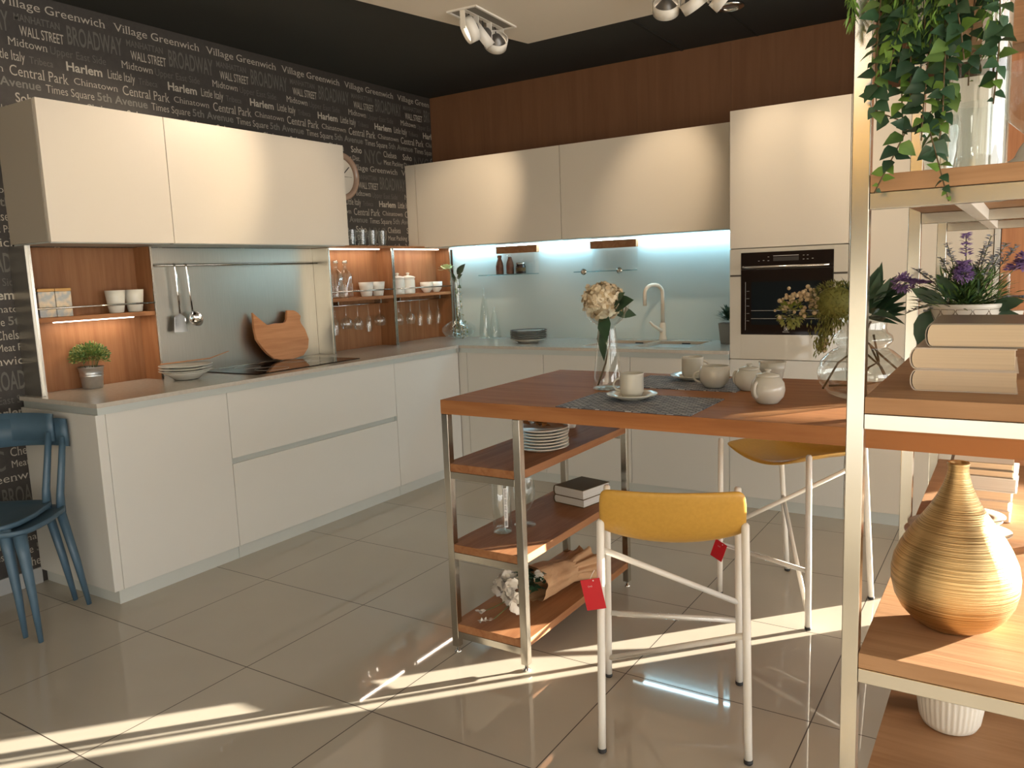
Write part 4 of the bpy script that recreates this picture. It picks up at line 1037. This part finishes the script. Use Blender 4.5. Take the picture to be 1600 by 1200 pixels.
for k in range(26):
    p = Vector((2.28, -2.71, .125)).lerp(Vector((2.24, -2.745, .118)), k/25)
    mb.leaf(p, (rg.uniform(-1, 1), rg.uniform(-1, .3), .35), .016, .008, mi=1)
for k in range(14): mb.leaf((2.20, -2.68, .122), (rg.uniform(-1, 1), rg.uniform(-1, 1), .3), .022, .014, mi=1)
mb.build('loose_sprigs', [M['stemg'], M['petal_w']], bq)

# ------------------------------------------------------------------ bar stools
def stool(lab, loc, rz):
    t = thing('bar_stool', lab, 'bar stool', loc, rz, 'yellow bar stools')
    FT = {'fl': (-.212, .213), 'fr': (.212, .213), 'bl': (-.200, -.213), 'br': (.200, -.213)}
    def legpt(k, z):
        x, y = FT[k]
        if k[0] == 'b': return Vector((x*(1-.02*z/.68), y+.070*z/.68, z))
        return Vector((x*(1-.03*z/.65), y, z))
    for k in FT:
        zt = .656 if k[0] == 'b' else .658
        pts = [legpt(k, .012+(zt-.012)*i/6) for i in range(7)]; pts.append(legpt(k, zt+.007))
        lg = MB().tube(pts, [.0112]*7+[.006], 14).build('leg', M['white_tube'], t, True)
        MB().lathe([(0, 0), (.0105, 0), (.0125, .003), (.0125, .012), (0, .012)], FT[k]+(0,), 14).build('rubber_foot', M['rubber'], lg, True)
    MB().tube([legpt('bl', .575)+Vector((.005, .008, 0)), legpt('fr', .285)+Vector((-.008, -.004, 0))], .009, 12).build('brace', M['white_tube'], t, True)
    MB().tube([legpt('br', .350)+Vector((-.005, .008, 0)), legpt('fl', .070)+Vector((.008, -.004, 0))], .009, 12).build('brace', M['white_tube'], t, True)
    a, b_ = legpt('fl', .226), legpt('fr', .220)
    fr_ = MB().tube([a+Vector((.010, 0, 0)), b_-Vector((.010, 0, 0))], .0085, 12).build('footrest', M['white_tube'], t, True)
    MB().tube([a+Vector((.03, 0, 0)), b_-Vector((.03, 0, 0))], .0105, 12).build('clear_sleeve', M['glass'], fr_, True)
    prof = [(.216, .644), (.205, .650), (.12, .646), (0, .640), (-.075, .626), (-.118, .627), (-.144, .654), (-.156, .708), (-.164, .748), (-.166, .757)]
    wid = [.165, .186, .198, .200, .200, .198, .200, .200, .196, .180]
    sag = [.046, .046, .044, .040, .036, .030, .018, .004, 0, 0]; bow = [0, 0, 0, 0, 0, .006, .018, .026, .030, .030]
    nu = 14; mb = MB(); th = .017
    top = []; bot = []
    for i, (y, z) in enumerate(prof):
        j0, j1 = max(0, i-1), min(len(prof)-1, i+1); ty, tz = prof[j1][0]-prof[j0][0], prof[j1][1]-prof[j0][1]; l = math.hypot(ty, tz); ny, nz = tz/l, -ty/l
        if i < 4: ny, nz = 0, 1
        r1, r2 = [], []
        for j in range(nu+1):
            u = -1+2*j/nu; e = 1-u*u
            yy = y-bow[i]*e; zz = z-sag[i]*e; xx = wid[i]*u
            tt = th*(1 if 0 < i < len(prof)-1 else .55)*(1 if 0 < j < nu else .6)/2
            r1.append(mb.b.verts.new((xx, yy+ny*tt, zz+nz*tt))); r2.append(mb.b.verts.new((xx, yy-ny*tt, zz-nz*tt)))
        top.append(r1); bot.append(r2)
    def q(a, b_, c, d): f = mb.b.faces.new((a, b_, c, d)); f.smooth = True
    for i in range(len(prof)-1):
        for j in range(nu):
            q(top[i][j], top[i][j+1], top[i+1][j+1], top[i+1][j]); q(bot[i][j], bot[i+1][j], bot[i+1][j+1], bot[i][j+1])
        q(top[i][0], top[i+1][0], bot[i+1][0], bot[i][0]); q(top[i][nu], bot[i][nu], bot[i+1][nu], top[i+1][nu])
    L_ = len(prof)-1
    for j in range(nu): q(top[0][j], bot[0][j], bot[0][j+1], top[0][j+1]); q(top[L_][j], top[L_][j+1], bot[L_][j+1], bot[L_][j])
    o = mb.build('upholstered_shell', M['yellow'], t, True)
    s = o.modifiers.new('sub', 'SUBSURF'); s.levels = 2; s.render_levels = 2
    tag_p = thing_tag = None
    return t
def swing_tag(lab, loc, rz, w_=.040, h=.066, tilt=.2, twist=0):
    t = thing('swing_tag', lab, 'tag', loc, rz, 'red swing tags on the stools')
    mb = MB().box(-w_/2, w_/2, -.0006, .0006, -h, 0); mb.b.transform(Matrix.Rotation(tilt, 4, 'Y'))
    mb.build('card', M['red'], t, True)
    mb = MB()
    for s in (-1, 1):
        mb.tube([(s*.0035, -.001, -.018), (s*.0055, -.001, -.021), (s*.0035, -.001, -.024)], .0004, 5)
    mb.tube([(0, -.001, -.019), (0, -.001, -.023)], .0004, 5).tube([(-.002, -.001, -.021), (.002, -.001, -.021)], .0004, 5).ball((.012, -.001, -.006), .002, 8)
    mb.b.transform(Matrix.Translation((-.004, 0, 0)) @ Matrix.Rotation(tilt, 4, 'Y'))
    mb.build('printed_sign', M['cover_w'], t, True)
    MB().tube([(0, 0, -.002), (.006, .006, .012), (.012, .012, .022)], .0006, 5).build('string', M['cover_w'], t, True)
    return t
stool('yellow bar stool in front of the table, seen from behind', (2.992, -2.795, 0), math.radians(21.5))
stool('yellow bar stool on the far side of the table, facing the camera', (3.105, -1.731, 0), math.radians(156.6))
swing_tag('red swing tag hanging on the left rear leg of the nearer stool', (2.868, -3.085, .518), .35, .054, .088, -.20)
swing_tag('red swing tag hanging low on the farther stool', (2.842, -1.868, .235), -.25, .056, .080, .35)

# ------------------------------------------------------------------ blue chairs
def chair(lab, loc, rz):
    t = thing('plastic_chair', lab, 'chair', loc, rz, 'nested blue chairs')
    n = 10; sw, sdp = .205, .20
    pts = []
    for k in range(40):
        a = 2*PI*k/40; c_, s_ = math.cos(a), math.sin(a); e = .45
        pts.append((math.copysign(abs(c_)**e, c_)*sw*(1-.06*(s_ < 0)), math.copysign(abs(s_)**e, s_)*sdp))
    mb = MB(); rings = []
    for (sc, z) in ((.0, .441), (.6, .442), (.90, .446), (.98, .452), (1.0, .450), (1.0, .436), (.97, .430), (.5, .428), (0, .427)):
        if sc == 0: rings.append([mb.b.verts.new((0, 0, z))]); continue
        rings.append([mb.b.verts.new((p[0]*sc, p[1]*sc, z)) for p in pts])
    for a, b_ in zip(rings, rings[1:]):
        for k in range(40):
            if len(a) == 1: f = mb.b.faces.new((a[0], b_[k], b_[(k+1) % 40]))
            elif len(b_) == 1: f = mb.b.faces.new((a[k], a[(k+1) % 40], b_[0]))
            else: f = mb.b.faces.new((a[k], a[(k+1) % 40], b_[(k+1) % 40], b_[k]))
            f.smooth = True
    mb.build('seat', M['blue'], t, True)
    for s in (-1, 1):
        MB().tube([(s*.150, -.165, .425), (s*.185, -.18, .2), (s*.212, -.190, 0)], [.023, .019, .012], 14, flat=.75).build('leg', M['blue'], t, True)
        MB().tube([(s*.165, .155, .43), (s*.180, .165, .34), (s*.195, .168, .17), (s*.205, .170, 0)], [.030, .024, .017, .011], 14, flat=.8).build('leg', M['blue'], t, True)
        MB().tube([(s*.150, -.168, .42), (s*.150, -.178, .50), (s*.155, -.205, .62), (s*.158, -.232, .735)], [.024, .019, .017, .016], 14, flat=.75).build('back_post', M['blue'], t, True)
    mb = MB(); prev = None; nr = 12
    for i in range(nr+1):
        u = -1+2*i/nr; x = .178*u; y = -.235-.035*(1-u*u); w2 = .011; rr = []
        for (dy, dz) in ((-w2, .695), (-w2, .815), (w2, .820), (w2, .700)): rr.append(mb.b.verts.new((x, y+dy, dz-.004*u*u)))
        if prev:
            for k in range(4): f = mb.b.faces.new((prev[k], prev[(k+1) % 4], rr[(k+1) % 4], rr[k]))
        else: mb.b.faces.new(rr)
        prev = rr
    mb.b.faces.new(list(reversed(prev)))
    bmesh.ops.bevel(mb.b, geom=[e for e in mb.b.edges if e.calc_length() > 0 and len(e.link_faces) == 2 and e.calc_face_angle(0) > .8], offset=.006, segments=3, affect='EDGES')
    for f in mb.b.faces: f.smooth = True
    mb.build('back_rail', M['blue'], t, True)
    return t
c1 = chair('blue plastic chair nearest the camera, cut by the left picture edge', (.360, -3.497, .024), math.radians(-146))
chair('second blue plastic chair nested just behind the nearer one, against the cabinet end', (.402, -3.463, 0), math.radians(-146))

# ------------------------------------------------------------------ bookcase on the right
bc = thing('steel_bookcase', 'tall steel-framed bookcase with oak shelves at the right edge', 'bookcase', (3.77, -2.55, 0))
w = .03; PX = (3.57, 3.94); PY = (-3.40, -2.56, -1.72)
for x in PX:
    for y in PY:
        lg = MB().box(x, x+w, y, y+w, .022, 2.12, .0015).build('post', M['steel'], bc)
        MB().lathe([(0, 0), (.014, 0), (.015, .004), (.006, .008), (.006, .022), (0, .022)], (x+w/2, y+w/2, 0), 12).build('levelling_foot', M['chrome'], lg)
for z in (.295, .619, 1.111, 1.503, 2.073):
    MB().box(3.6008, 3.9392, -3.3985, -1.692, z-.030, z, .0008).build('shelf', M['oak_shelf'], bc)
    for y in PY: MB().box(3.6005, 3.9395, y+.0005, y+w-.0005, z-.059, z-.0308, .001).build('cross_bar', M['steel'], bc)
    if z in (1.503, 1.111, 2.073):
        for k in range(2): MB().box(3.728, 3.753, PY[k]+w+.0005, PY[k+1]-.0005, z-.058, z-.0308, .001).build('long_bar', M['white_tube'], bc)

# gold vase
gv = MB().lathe([(0, .002), (.048, .002), (.052, .0), (.058, .003), (.078, .016), (.096, .036), (.108, .060), (.1145, .088), (.1150, .112), (.1105, .138), (.100, .164), (.088, .186), (.074, .207), (.060, .227), (.0465, .248), (.035, .270), (.0265, .290), (.021, .308), (.0185, .322), (.0190, .330), (.0205, .334), (.0190, .337), (.0150, .335), (.0135, .31), (.028, .27), (0, .265)], (0, 0, 0), 72).build('gold_vase', M['gold'])
gv.location = (3.742, -3.185, .6193); tag(gv, 'drop-shaped combed gold vase on the bookcase shelf below the table', 'vase')
# plates behind the vase
def disc(name, lab, r, z, x, y, m, h=.012, group=None, rot=(0, 0, 0)):
    o = MB().lathe([(0, .002), (r*.5, .002), (r*.54, 0), (r*.62, .002), (r, h*.8), (r, h), (r*.6, .005), (0, .004)], (0, 0, 0), 40).build(name, m); o.location = (x, y, z); o.rotation_euler = rot; tag(o, lab, 'plate', group)
disc('plate', 'large copper-coloured plate lowest behind the gold vase', .112, .6192, 3.700, -2.60, M['copper'])
disc('plate', 'cream plate on the copper plate behind the gold vase', .100, .6325, 3.695, -2.585, M['cream_ceramic'])
disc('plate', 'small cream saucer stacked on the plates behind the gold vase', .075, .6455, 3.765, -2.645, M['cream_ceramic'])
o = MB().lathe([(0, 0), (.03, 0), (.034, .004), (.058, .026), (.060, .028), (.056, .028), (.03, .008), (0, .006)], (0, 0, 0), 32).build('bowl', M['cream_ceramic']); o.location = (3.758, -2.64, .6585); tag(o, 'cream shallow bowl on top of the plates right of the gold vase', 'bowl')
disc('plate', 'cream lid-like plate topping the bowl beside the gold vase', .066, .6872, 3.758, -2.64, M['cream_ceramic'], .010)
zb = .6194
for i, (th, w_, dx, mt, lb_) in enumerate(((.031, .150, .0, 'cover_c', 'lowest cream-paged book'), (.026, .146, .0, 'cover_c', 'second cream-paged book'), (.026, .150, .002, 'cover_c', 'third cream-paged book'), (.040, .158, .004, 'cover_w', 'thick white book'), (.020, .150, .003, 'cover_g', 'book above the thick white one'), (.020, .152, .0, 'cover_g', 'topmost book'))):
    book(lb_+' of the stack behind the gold vase', (3.682+dx, -2.415, zb), w_, .21, th, .02*((i % 3)-1), M[mt], M['page_w'] if i == 3 else M['page'], 'books stacked behind the gold vase'); zb += th+.0004
# ribbed pot
rp = MB().lathe([(0, .004), (.042, .004), (.048, 0), (.056, .006), (.062, .02), (.068, .06), (.074, .14), (.075, .148), (.070, .148), (.066, .10), (.05, .02), (0, .015)], (0, 0, 0), 144, fn=lambda a, r, z: 1+(.018*math.cos(36*a) if .006 < z < .142 else 0)).build('ribbed_pot', M['white'])
rp.location = (3.735, -2.990, .2953); tag(rp, 'white vertically ribbed pot on the lowest bookcase shelf', 'pot')
# books on the middle shelf
zb = 1.1113
book('lowest cream-paged book on the shelf above the table', (3.664, -3.296, zb), .170, .225, .040, .02, M['cover_c'], M['page'], 'cream-paged books on the shelf above the table'); zb += .0403
book('middle cream-paged book on the shelf above the table', (3.662, -3.292, zb), .168, .225, .040, .0, M['cover_c'], M['page'], 'cream-paged books on the shelf above the table'); zb += .0403
book('topmost, larger book with taupe cover on the shelf above the table', (3.686, -3.285, zb), .185, .250, .044, .01, M['cover_g'], M['page'], 'cream-paged books on the shelf above the table')
# lavender in an embossed pot
lp = thing('lavender_pot', 'artificial lavender in a white embossed pot behind the books', 'plant', (3.722, -2.76, 1.1113))
pc = Vector((3.722, -2.76, 1.1113)); PR0, PR1, PH = .066, .080, .135
MB().lathe([(0, .0), (PR0, 0), (PR0+.002, .004), (PR1-.001, PH-.010), (PR1+.001, PH-.008), (PR1+.002, PH), (PR1-.005, PH), (PR0-.004, .02), (0, .02)], pc, 64).build('embossed_pot', M['white'], lp)
MB().lathe([(0, PH-.012), (PR1-.006, PH-.012)], pc, 32).build('soil', M['soil'], lp)
mb = MB()
def onpot(a, z): r = PR0+.002+(PR1-PR0-.003)*(z/PH)+.0008; return (pc.x+r*math.cos(a), pc.y+r*math.sin(a), pc.z+z)
NC = 14; ch = .05
for row in range(4):
    for k in range(NC):
        a0 = 2*PI*(k+.5*(row % 2))/NC; zc_ = .012+row*ch*.5+.012
        if math.sin(a0) > .35: continue
        for s in (-1, 1):
            pts = []
            for j in range(11):
                u = j/10; pts.append(onpot(a0+s*(PI/NC)*.92*math.sin(PI*u)**1.3, min(PH-.012, zc_+ch*(u-.5)+.02)))
            mb.tube(pts, .0007, 4)
        z_ = zc_+.02
        if z_ < PH-.02: mb.tube([onpot(a0, z_-.008), onpot(a0, z_+.010)], .0009, 4).tube([onpot(a0-.06, z_+.002), onpot(a0-.03, z_+.006), onpot(a0, z_-.003), onpot(a0+.03, z_+.006), onpot(a0+.06, z_+.002)], .0007, 4)
mb.build('raised_pattern', M['cover_g'], lp)
rg = random.Random(77)
st = MB(); fl = MB(); lf = MB()
top = pc+Vector((0, 0, PH-.01))
spikes = [((-.006, -.01, .172), 0, .065, 1.3), ((-.045, 0, .150), 1, .07, .8), ((.045, 0, .165), 1, .08, .8), ((.075, 0, .145), 1, .08, 1.0), ((-.135, .0, .062), 0, .045, 3.4), ((-.005, -.07, .105), 0, .055, 2.3),
          ((.118, .0, .105), 0, .05, 2.4), ((-.115, 0, .095), 1, .06, .7), ((.03, .03, .14), 1, .07, .8), ((-.10, -.03, .015), 1, .08, .9), ((-.13, .0, -.015), 1, .07, .8), ((.095, .03, .14), 1, .07, .9), ((.12, -.03, .02), 1, .06, .9), ((-.06, .02, .12), 1, .06, .8), ((.055, -.02, .12), 1, .08, 1.1), ((-.085, -.05, -.01), 1, .06, .8)]
for (d, kind, L, fat) in spikes:
    b0_ = top+Vector((d[0]*.2, d[1]*.2, 0)); tip = top+Vector(d); mid_ = b0_.lerp(tip, .5)+Vector((0, 0, .02))
    P_ = []
    for i in range(9):
        u = i/8; P_.append(b0_*(1-u)**2+mid_*(2*u*(1-u))+tip*u*u)
    st.tube(P_, .0012, 5)
    ln = (tip-b0_).length; n = int(60*fat)
    for k in range(n):
        u = 1-rg.random()*min(1, L/ln); i = min(7, int(u*8)); f_ = u*8-i; p = P_[i].lerp(P_[i+1], f_)
        a = rg.uniform(0, 6.28); dv = Vector((math.cos(a), math.sin(a), .5)); r = .0075*fat*(1.15-.7*(u-(1-L/ln))/(L/ln))
        fl.leaf(p+dv*r*.5, dv, .009+.003*fat, .007, mi=kind, shape=(.3, 1, .5, 0))
for k in range(1100):
    a = rg.uniform(0, 6.28); e = rg.uniform(.0, 1.5); l = rg.uniform(.01, .115)
    dv = Vector((math.cos(a)*math.cos(e)*1.2, math.sin(a)*math.cos(e), math.sin(e))); p = top+dv*l*.75+Vector((0, 0, .0))
    lf.leaf(p, dv+Vector((rg.uniform(-.7, .7), rg.uniform(-.7, .7), rg.uniform(-.1, .6))), rg.uniform(.022, .040), .0045, mi=(0 if rg.random() < .75 else 1), shape=(0, 1, .8, 0))
for (d, r, n) in (((-.135, .0, .060), .024, 260), ((.115, .0, .105), .020, 200), ((-.005, -.06, .080), .020, 220)):
    for k in range(n):
        dv = Vector((rg.gauss(0, 1), rg.gauss(0, 1), rg.gauss(0, 1))).normalized()
        fl.leaf(top+Vector(d)+Vector((dv.x, dv.y, dv.z*.95))*r*rg.uniform(.5, 1), dv, .009, .007, mi=0, shape=(.3, 1, .5, 0))
st.build('stems', M['stemg'], lp); fl.build('blossom_spikes', [M['lav'], M['lavg']], lp); lf.build('needle_leaves', [M['leafg'], M['leafd']], lp)
mb = MB()
for (p, d, L, W_) in (((-.07, -.03, .0), (-.30, -.3, -1), .095, .05), ((.078, -.03, .0), (.25, -.3, -1), .085, .055), ((-.04, -.03, .01), (-.9, -.1, .45), .085, .034), ((-.02, -.03, .02), (-.55, -.3, .8), .075, .034), ((.05, -.03, .0), (.9, -.3, .25), .07, .032)):
    mb.leaf(top+Vector(p), d, L, W_, nrm=(d[0]*.5, -1, .3), bend=.1, shape=(.15, .85, 1, .7, 0))
mb.build('broad_leaves', M['leafd'], lp)
t = thing('square_pot', 'small white angular pot at the right picture edge behind the lavender', 'pot', (3.80, -1.84, 1.1113))
mb = MB(); g = bmesh.ops.create_cone(mb.b, cap_ends=True, segments=6, radius1=.035, radius2=.046, depth=.062)['verts']
for v in g: v.co += Vector((3.80, -1.84, 1.1113+.031))
mb.build('pot_body', M['white'], t)
for (x, y, r, h, lab) in ((3.685, -2.30, .030, .17, 'clear glass cylinder behind the left side of the lavender'), (3.79, -2.20, .012, .19, 'thin clear glass candle tube right of the lavender')):
    o = MB().lathe([(0, .004), (r*.95, .004), (r, 0), (r, h), (r*1.06, h+.003)], (0, 0, 0), 24).build('glass_tube', M['glass_b']); o.location = (x, y, 1.1113); tag(o, lab, 'glass')
# glass on the upper shelf
z0 = 1.5033
o = MB().lathe([(0, .005), (.048, .005), (.051, 0), (.052, .01), (.052, .285), (.054, .290)], (0, 0, 0), 48).build('cylinder_vase', M['glass_b']); o.location = (3.748, -3.235, z0); tag(o, 'tall straight clear glass cylinder behind the hanging vines', 'vase')
o = MB().lathe([(0, .0), (.030, .0), (.030, .004), (.006, .010), (.005, .02), (.0055, .055), (.022, .066), (.052, .095), (.064, .13), (.067, .19)], (0, 0, 0), 40).build('glass_goblet', M['glass_b']); o.location = (3.848, -3.17, z0); tag(o, 'large clear glass goblet bowl at the right edge of the top shelf', 'goblet')
o = MB().lathe([(0, .004), (.022, .004), (.024, 0), (.025, .02), (.030, .05), (.036, .085), (.033, .115)], (0, 0, 0), 32).build('glass_tumbler', M['glass_b']); o.location = (3.688, -3.17, z0); tag(o, 'small clear tumbler left of the tall glass cylinder', 'glass')
o = MB().lathe([(0, .004), (.040, .004), (.041, 0), (.041, .06), (.045, .10), (.048, .16)], (0, 0, 0), 40).build('glass_bowl_vase', M['glass_b']); o.location = (3.745, -3.0, z0); tag(o, 'shorter clear glass vase behind the tall glass cylinder', 'vase')
o = MB().lathe([(0, 0), (.030, 0), (.042, .018), (.040, .034), (.028, .042), (.020, .060), (.012, .072), (0, .074)], (0, 0, 0), 32).build('ceramic_figure', M['white']); o.location = (3.835, -3.03, z0); tag(o, 'small rounded white ceramic piece beside the glass cylinder', 'ornament')

# ivy
iv = thing('hanging_ivy', 'ivy trailing down over the front of the bookcase from its top shelf', 'plant', (3.70, -3.30, 2.0733))
MB().lathe([(0, .003), (.055, .003), (.058, 0), (.075, .11), (.080, .115), (.072, .115), (.06, .02), (0, .02)], (3.70, -3.30, 2.0733), 32).build('pot', M['white'], iv)
rg = random.Random(101)
strands = [(3.613, 1.468, -3.440), (3.726, 1.446, -3.440), (3.690, 1.545, -3.445), (3.652, 1.560, -3.43), (3.778, 1.590, -3.445), (3.752, 1.625, -3.435), (3.665, 1.610, -3.45), (3.700, 1.520, -3.425), (3.640, 1.660, -3.45), (3.715, 1.58, -3.455), (3.735, 1.66, -3.46), (3.681, 1.64, -3.44), (3.625, 1.62, -3.425)]
vm = MB(); lm = MB()
for si, (x, zt, y) in enumerate(strands):
    x = max(x, 3.628) if si else x
    x0 = 3.705+(x-3.70)*.75+rg.uniform(-.008, .008); P_ = []
    bx = rg.uniform(-.018, .018); N_ = 26
    for i in range(N_+1):
        u = i/N_; z = 2.17+(zt-2.17)*u
        if u < .12: yy = -3.33+(y+3.33)*(u/.12); z = 2.17+.02*math.sin(PI*u/.12)-(u*.5)
        else: yy = y+.006*math.sin(9*u+si)
        xx = x0+(x-x0)*u**2+bx*math.sin(PI*u)+.006*math.sin(7*u+si*2)
        if si == 0 and u > .82: xx = x+.06*(1-(u-.82)/.18)
        if si == 1 and u > .8: xx = x-.04*(1-(u-.8)/.2)
        P_.append(Vector((xx, yy, z)))
    vm.tube(P_, .0013, 5, mi=0)
    n = int((2.1-zt)/.0095)
    for k in range(n):
        u = .15+.85*(k+rg.random()*.5)/n; i = min(N_-1, int(u*N_)); p = P_[i].lerp(P_[i+1], u*N_-i)
        s = 1 if k % 2 else -1; sz = (.031 if u < .9 else .031-.019*(u-.9)/.1)*rg.uniform(.75, 1.15)
        if u > .97: sz = .010
        d = Vector((s*rg.uniform(.35, 1), rg.uniform(-.9, .1), rg.uniform(-1.1, .3)))
        lm.leaf(p, d, sz, sz*.78, nrm=(rg.uniform(-.6, .6), rg.uniform(-1.4, -.3), rg.uniform(.2, 1)), bend=.25, fold=.25, mi=rg.choice((0, 0, 0, 1)) if u < .88 else rg.choice((0, 2)), shape=(.25, 1, .85, .45, 0))
vm.build('vines', M['twig'], iv); lm.build('ivy_leaves', [M['leafd'], M['leafg'], M['leafl']], iv)
mb = MB()
for (x, za, zb_, y, sp_) in ((3.622, 1.80, 1.665, -3.43, .018), (3.640, 1.82, 1.69, -3.44, .016), (3.574, 1.85, 1.745, -3.445, .006), (3.668, 1.85, 1.70, -3.45, .014), (3.775, 1.76, 1.66, -3.44, .014), (3.70, 1.80, 1.70, -3.45, .02)):
    for k in range(90):
        u = rg.random(); p = Vector((x+rg.gauss(0, sp_*.5), y+rg.gauss(0, .008), za+(zb_-za)*u))
        mb.leaf(p, (rg.uniform(-1, 1), rg.uniform(-.8, .2), -1.2), .020, .0042, shape=(0, 1, .7, 0))
    mb.tube([(x, y, 2.0), (x, y, za), (x, y, zb_)], .001, 4)
mb.build('fern_tufts', M['leafl'], iv)

# ------------------------------------------------------------------ ceiling lights
def spot_light(parent, name, p, target, power, size=.9, blend=.85, col=(1, .79, .56)):
    l = bpy.data.lights.new(name, 'SPOT'); l.energy = power; l.spot_size = size; l.spot_blend = blend; l.color = col; l.shadow_soft_size = .03
    o = bpy.data.objects.new(name, l); C.objects.link(o); o.location = p
    o.rotation_euler = (Vector(target)-Vector(p)).to_track_quat('-Z', 'Y').to_euler(); return o
def fixture(lab, corner, ang, heads, n=3):
    t = thing('spotlight_fixture', lab, 'light', corner, ang, 'recessed gimbal spotlights')
    L, W_ = .40, .15; z = 0
    mb = MB().box(-.01, L+.01, -.012, 0, -.008, .0).box(-.01, L+.01, W_, W_+.012, -.008, 0).box(-.012, 0, 0, W_, -.008, 0).box(L, L+.012, 0, W_, -.008, 0)
    mb.build('white_trim_frame', M['white_tube'], t, True)
    MB().box(0, L, 0, W_, -.0015, -.0005).build('recess', mat('dull_recess_metal', (.22, .20, .17), .5, .3), t, True)
    for i, (tgt, pw, sz) in enumerate(heads):
        cx = L*(i+.5)/n; cl = Vector((cx, W_/2, -.085))
        Mw = Matrix.LocRotScale(Vector(corner), Matrix.Rotation(ang, 3, 'Z').to_quaternion(), None)
        wp = Mw @ cl; d = (Vector(tgt)-wp).normalized(); dl = Mw.to_3x3().inverted() @ d
        q = dl.to_track_quat('Z', 'Y').to_matrix().to_4x4(); TM = Matrix.Translation(cl) @ q
        r = .062
        mb = MB().lathe([(r-.005, -.026), (r, -.026), (r, .026), (r-.005, .026), (r-.005, -.026)], (0, 0, 0), 32); mb.b.transform(TM); hd = mb.build('lamp_ring', M['white_tube'], t, True)
        mb = MB().lathe([(0, .006), (r-.012, .010), (r-.006, .012)], (0, 0, 0), 28); mb.b.transform(TM); mb.build('lens', M['bulb'], hd, True)
        mb = MB().lathe([(r-.008, .0), (.030, -.030), (.016, -.045), (0, -.048)], (0, 0, 0), 28); mb.b.transform(TM); mb.build('reflector_back', M['cone'], hd, True)
        mb = MB(); mb.tube([cl+Vector((0, .0, .03)), cl+Vector((.02, .01, .07)), cl+Vector((.0, .01, .10))], .003, 6); mb.build('cable', M['rubber'], hd, True)
        mb = MB()
        for s in (-1, 1): mb.box(cl.x+s*(r+.003)-.002, cl.x+s*(r+.003)+.002, cl.y-.014, cl.y+.014, cl.z-.010, -.002)
        mb.box(cl.x-r-.005, cl.x+r+.005, cl.y-.014, cl.y+.014, -.004, -.002)
        mb.build('yoke', M['white_tube'], hd, True)
        spot_light(t, 'spot_lamp', wp+d*.030, tgt, pw, sz)
fixture('recessed triple spotlight in the pale ceiling panel, above the corner', (1.50, -1.53, 2.668), math.radians(94), [((.34, -2.55, 1.84), 62, .85), ((.34, -1.75, 1.75), 12, .8), ((.52, -.34, 1.80), 46, .75)])
fixture('recessed spotlight cut by the top picture edge, above the sink', (2.28, -1.22, 2.668), math.radians(6), [((2.0, -.34, 1.86), 25, .75), ((2.85, -.61, 1.75), 17, .9), ((3.4, -.61, 1.7), 17, .9)])
t = thing('ceiling_downlight', 'small round chrome downlight in the black ceiling near the top edge', 'light', (2.495, -.655, 2.682))
MB().lathe([(.052, -.001), (.074, -.001), (.072, -.012), (.052, -.016), (.048, -.004)], (2.495, -.655, 2.683), 36).build('rim', M['chrome'], t)
MB().lathe([(0, -.006), (.03, -.009), (.05, -.004)], (2.495, -.655, 2.683), 28, fn=lambda a, r, z: 1+.03*math.cos(9*a)).build('faceted_lens', M['zinc'], t)

sb = MB().box(1.8, 5.2, -8.05, -8.0, 2.0, 2.6825, .004).build('tint_board', mat('amber_board', (.85, .48, .08), .5)); tag(sb, 'plain amber reflector board added behind the camera to tint the steel', 'board'); move_to(sb, (3.5, -8.0, 2.0))  # added out of view as a reflector, gives the steel posts a gold tint
def area(name, loc, rot, sx, sy, power, col):
    l = bpy.data.lights.new(name, 'AREA'); l.shape = 'RECTANGLE'; l.size = sx; l.size_y = sy; l.energy = power; l.color = col
    o = bpy.data.objects.new(name, l); C.objects.link(o); o.location = loc; o.rotation_euler = rot; return o
for (x, y) in ((2.6, -6.2), (4.4, -6.2), (2.6, -7.5), (4.4, -7.5)):  # unseen fill lamps, added to brighten the floor and the amber board
    t = thing('fill_panel_lamp', 'added square fill lamp panel, the %s one of the %s pair behind the camera' % ('left' if x < 3 else 'right', 'nearer' if y > -7 else 'farther'), 'light', (x, y, 2.66), 0, 'added fill panels behind the camera')
    MB().box(-.31, .31, -.31, .31, -.012, .006).build('frame', M['white_tube'], t, True)
    a_ = area('fill_panel_light', (x, y, 2.645), (0, 0, 0), .58, .58, 5 if y > -7 else 14, (1, .93, .82))
area('led_light', (1.32, -.05, 1.549), (math.radians(0), 0, 0), 2.28, .02, 2.6, (.33, .74, 1.0))
for (y0, y1, z) in ((-1.233, -.754, 1.548), (-.622, -.09, 1.548), (-2.99, -2.60, 1.206)):
    area('niche_light', (.078, (y0+y1)/2, z), (0, 0, 0), .012, abs(y1-y0), .45, (1, .84, .68))
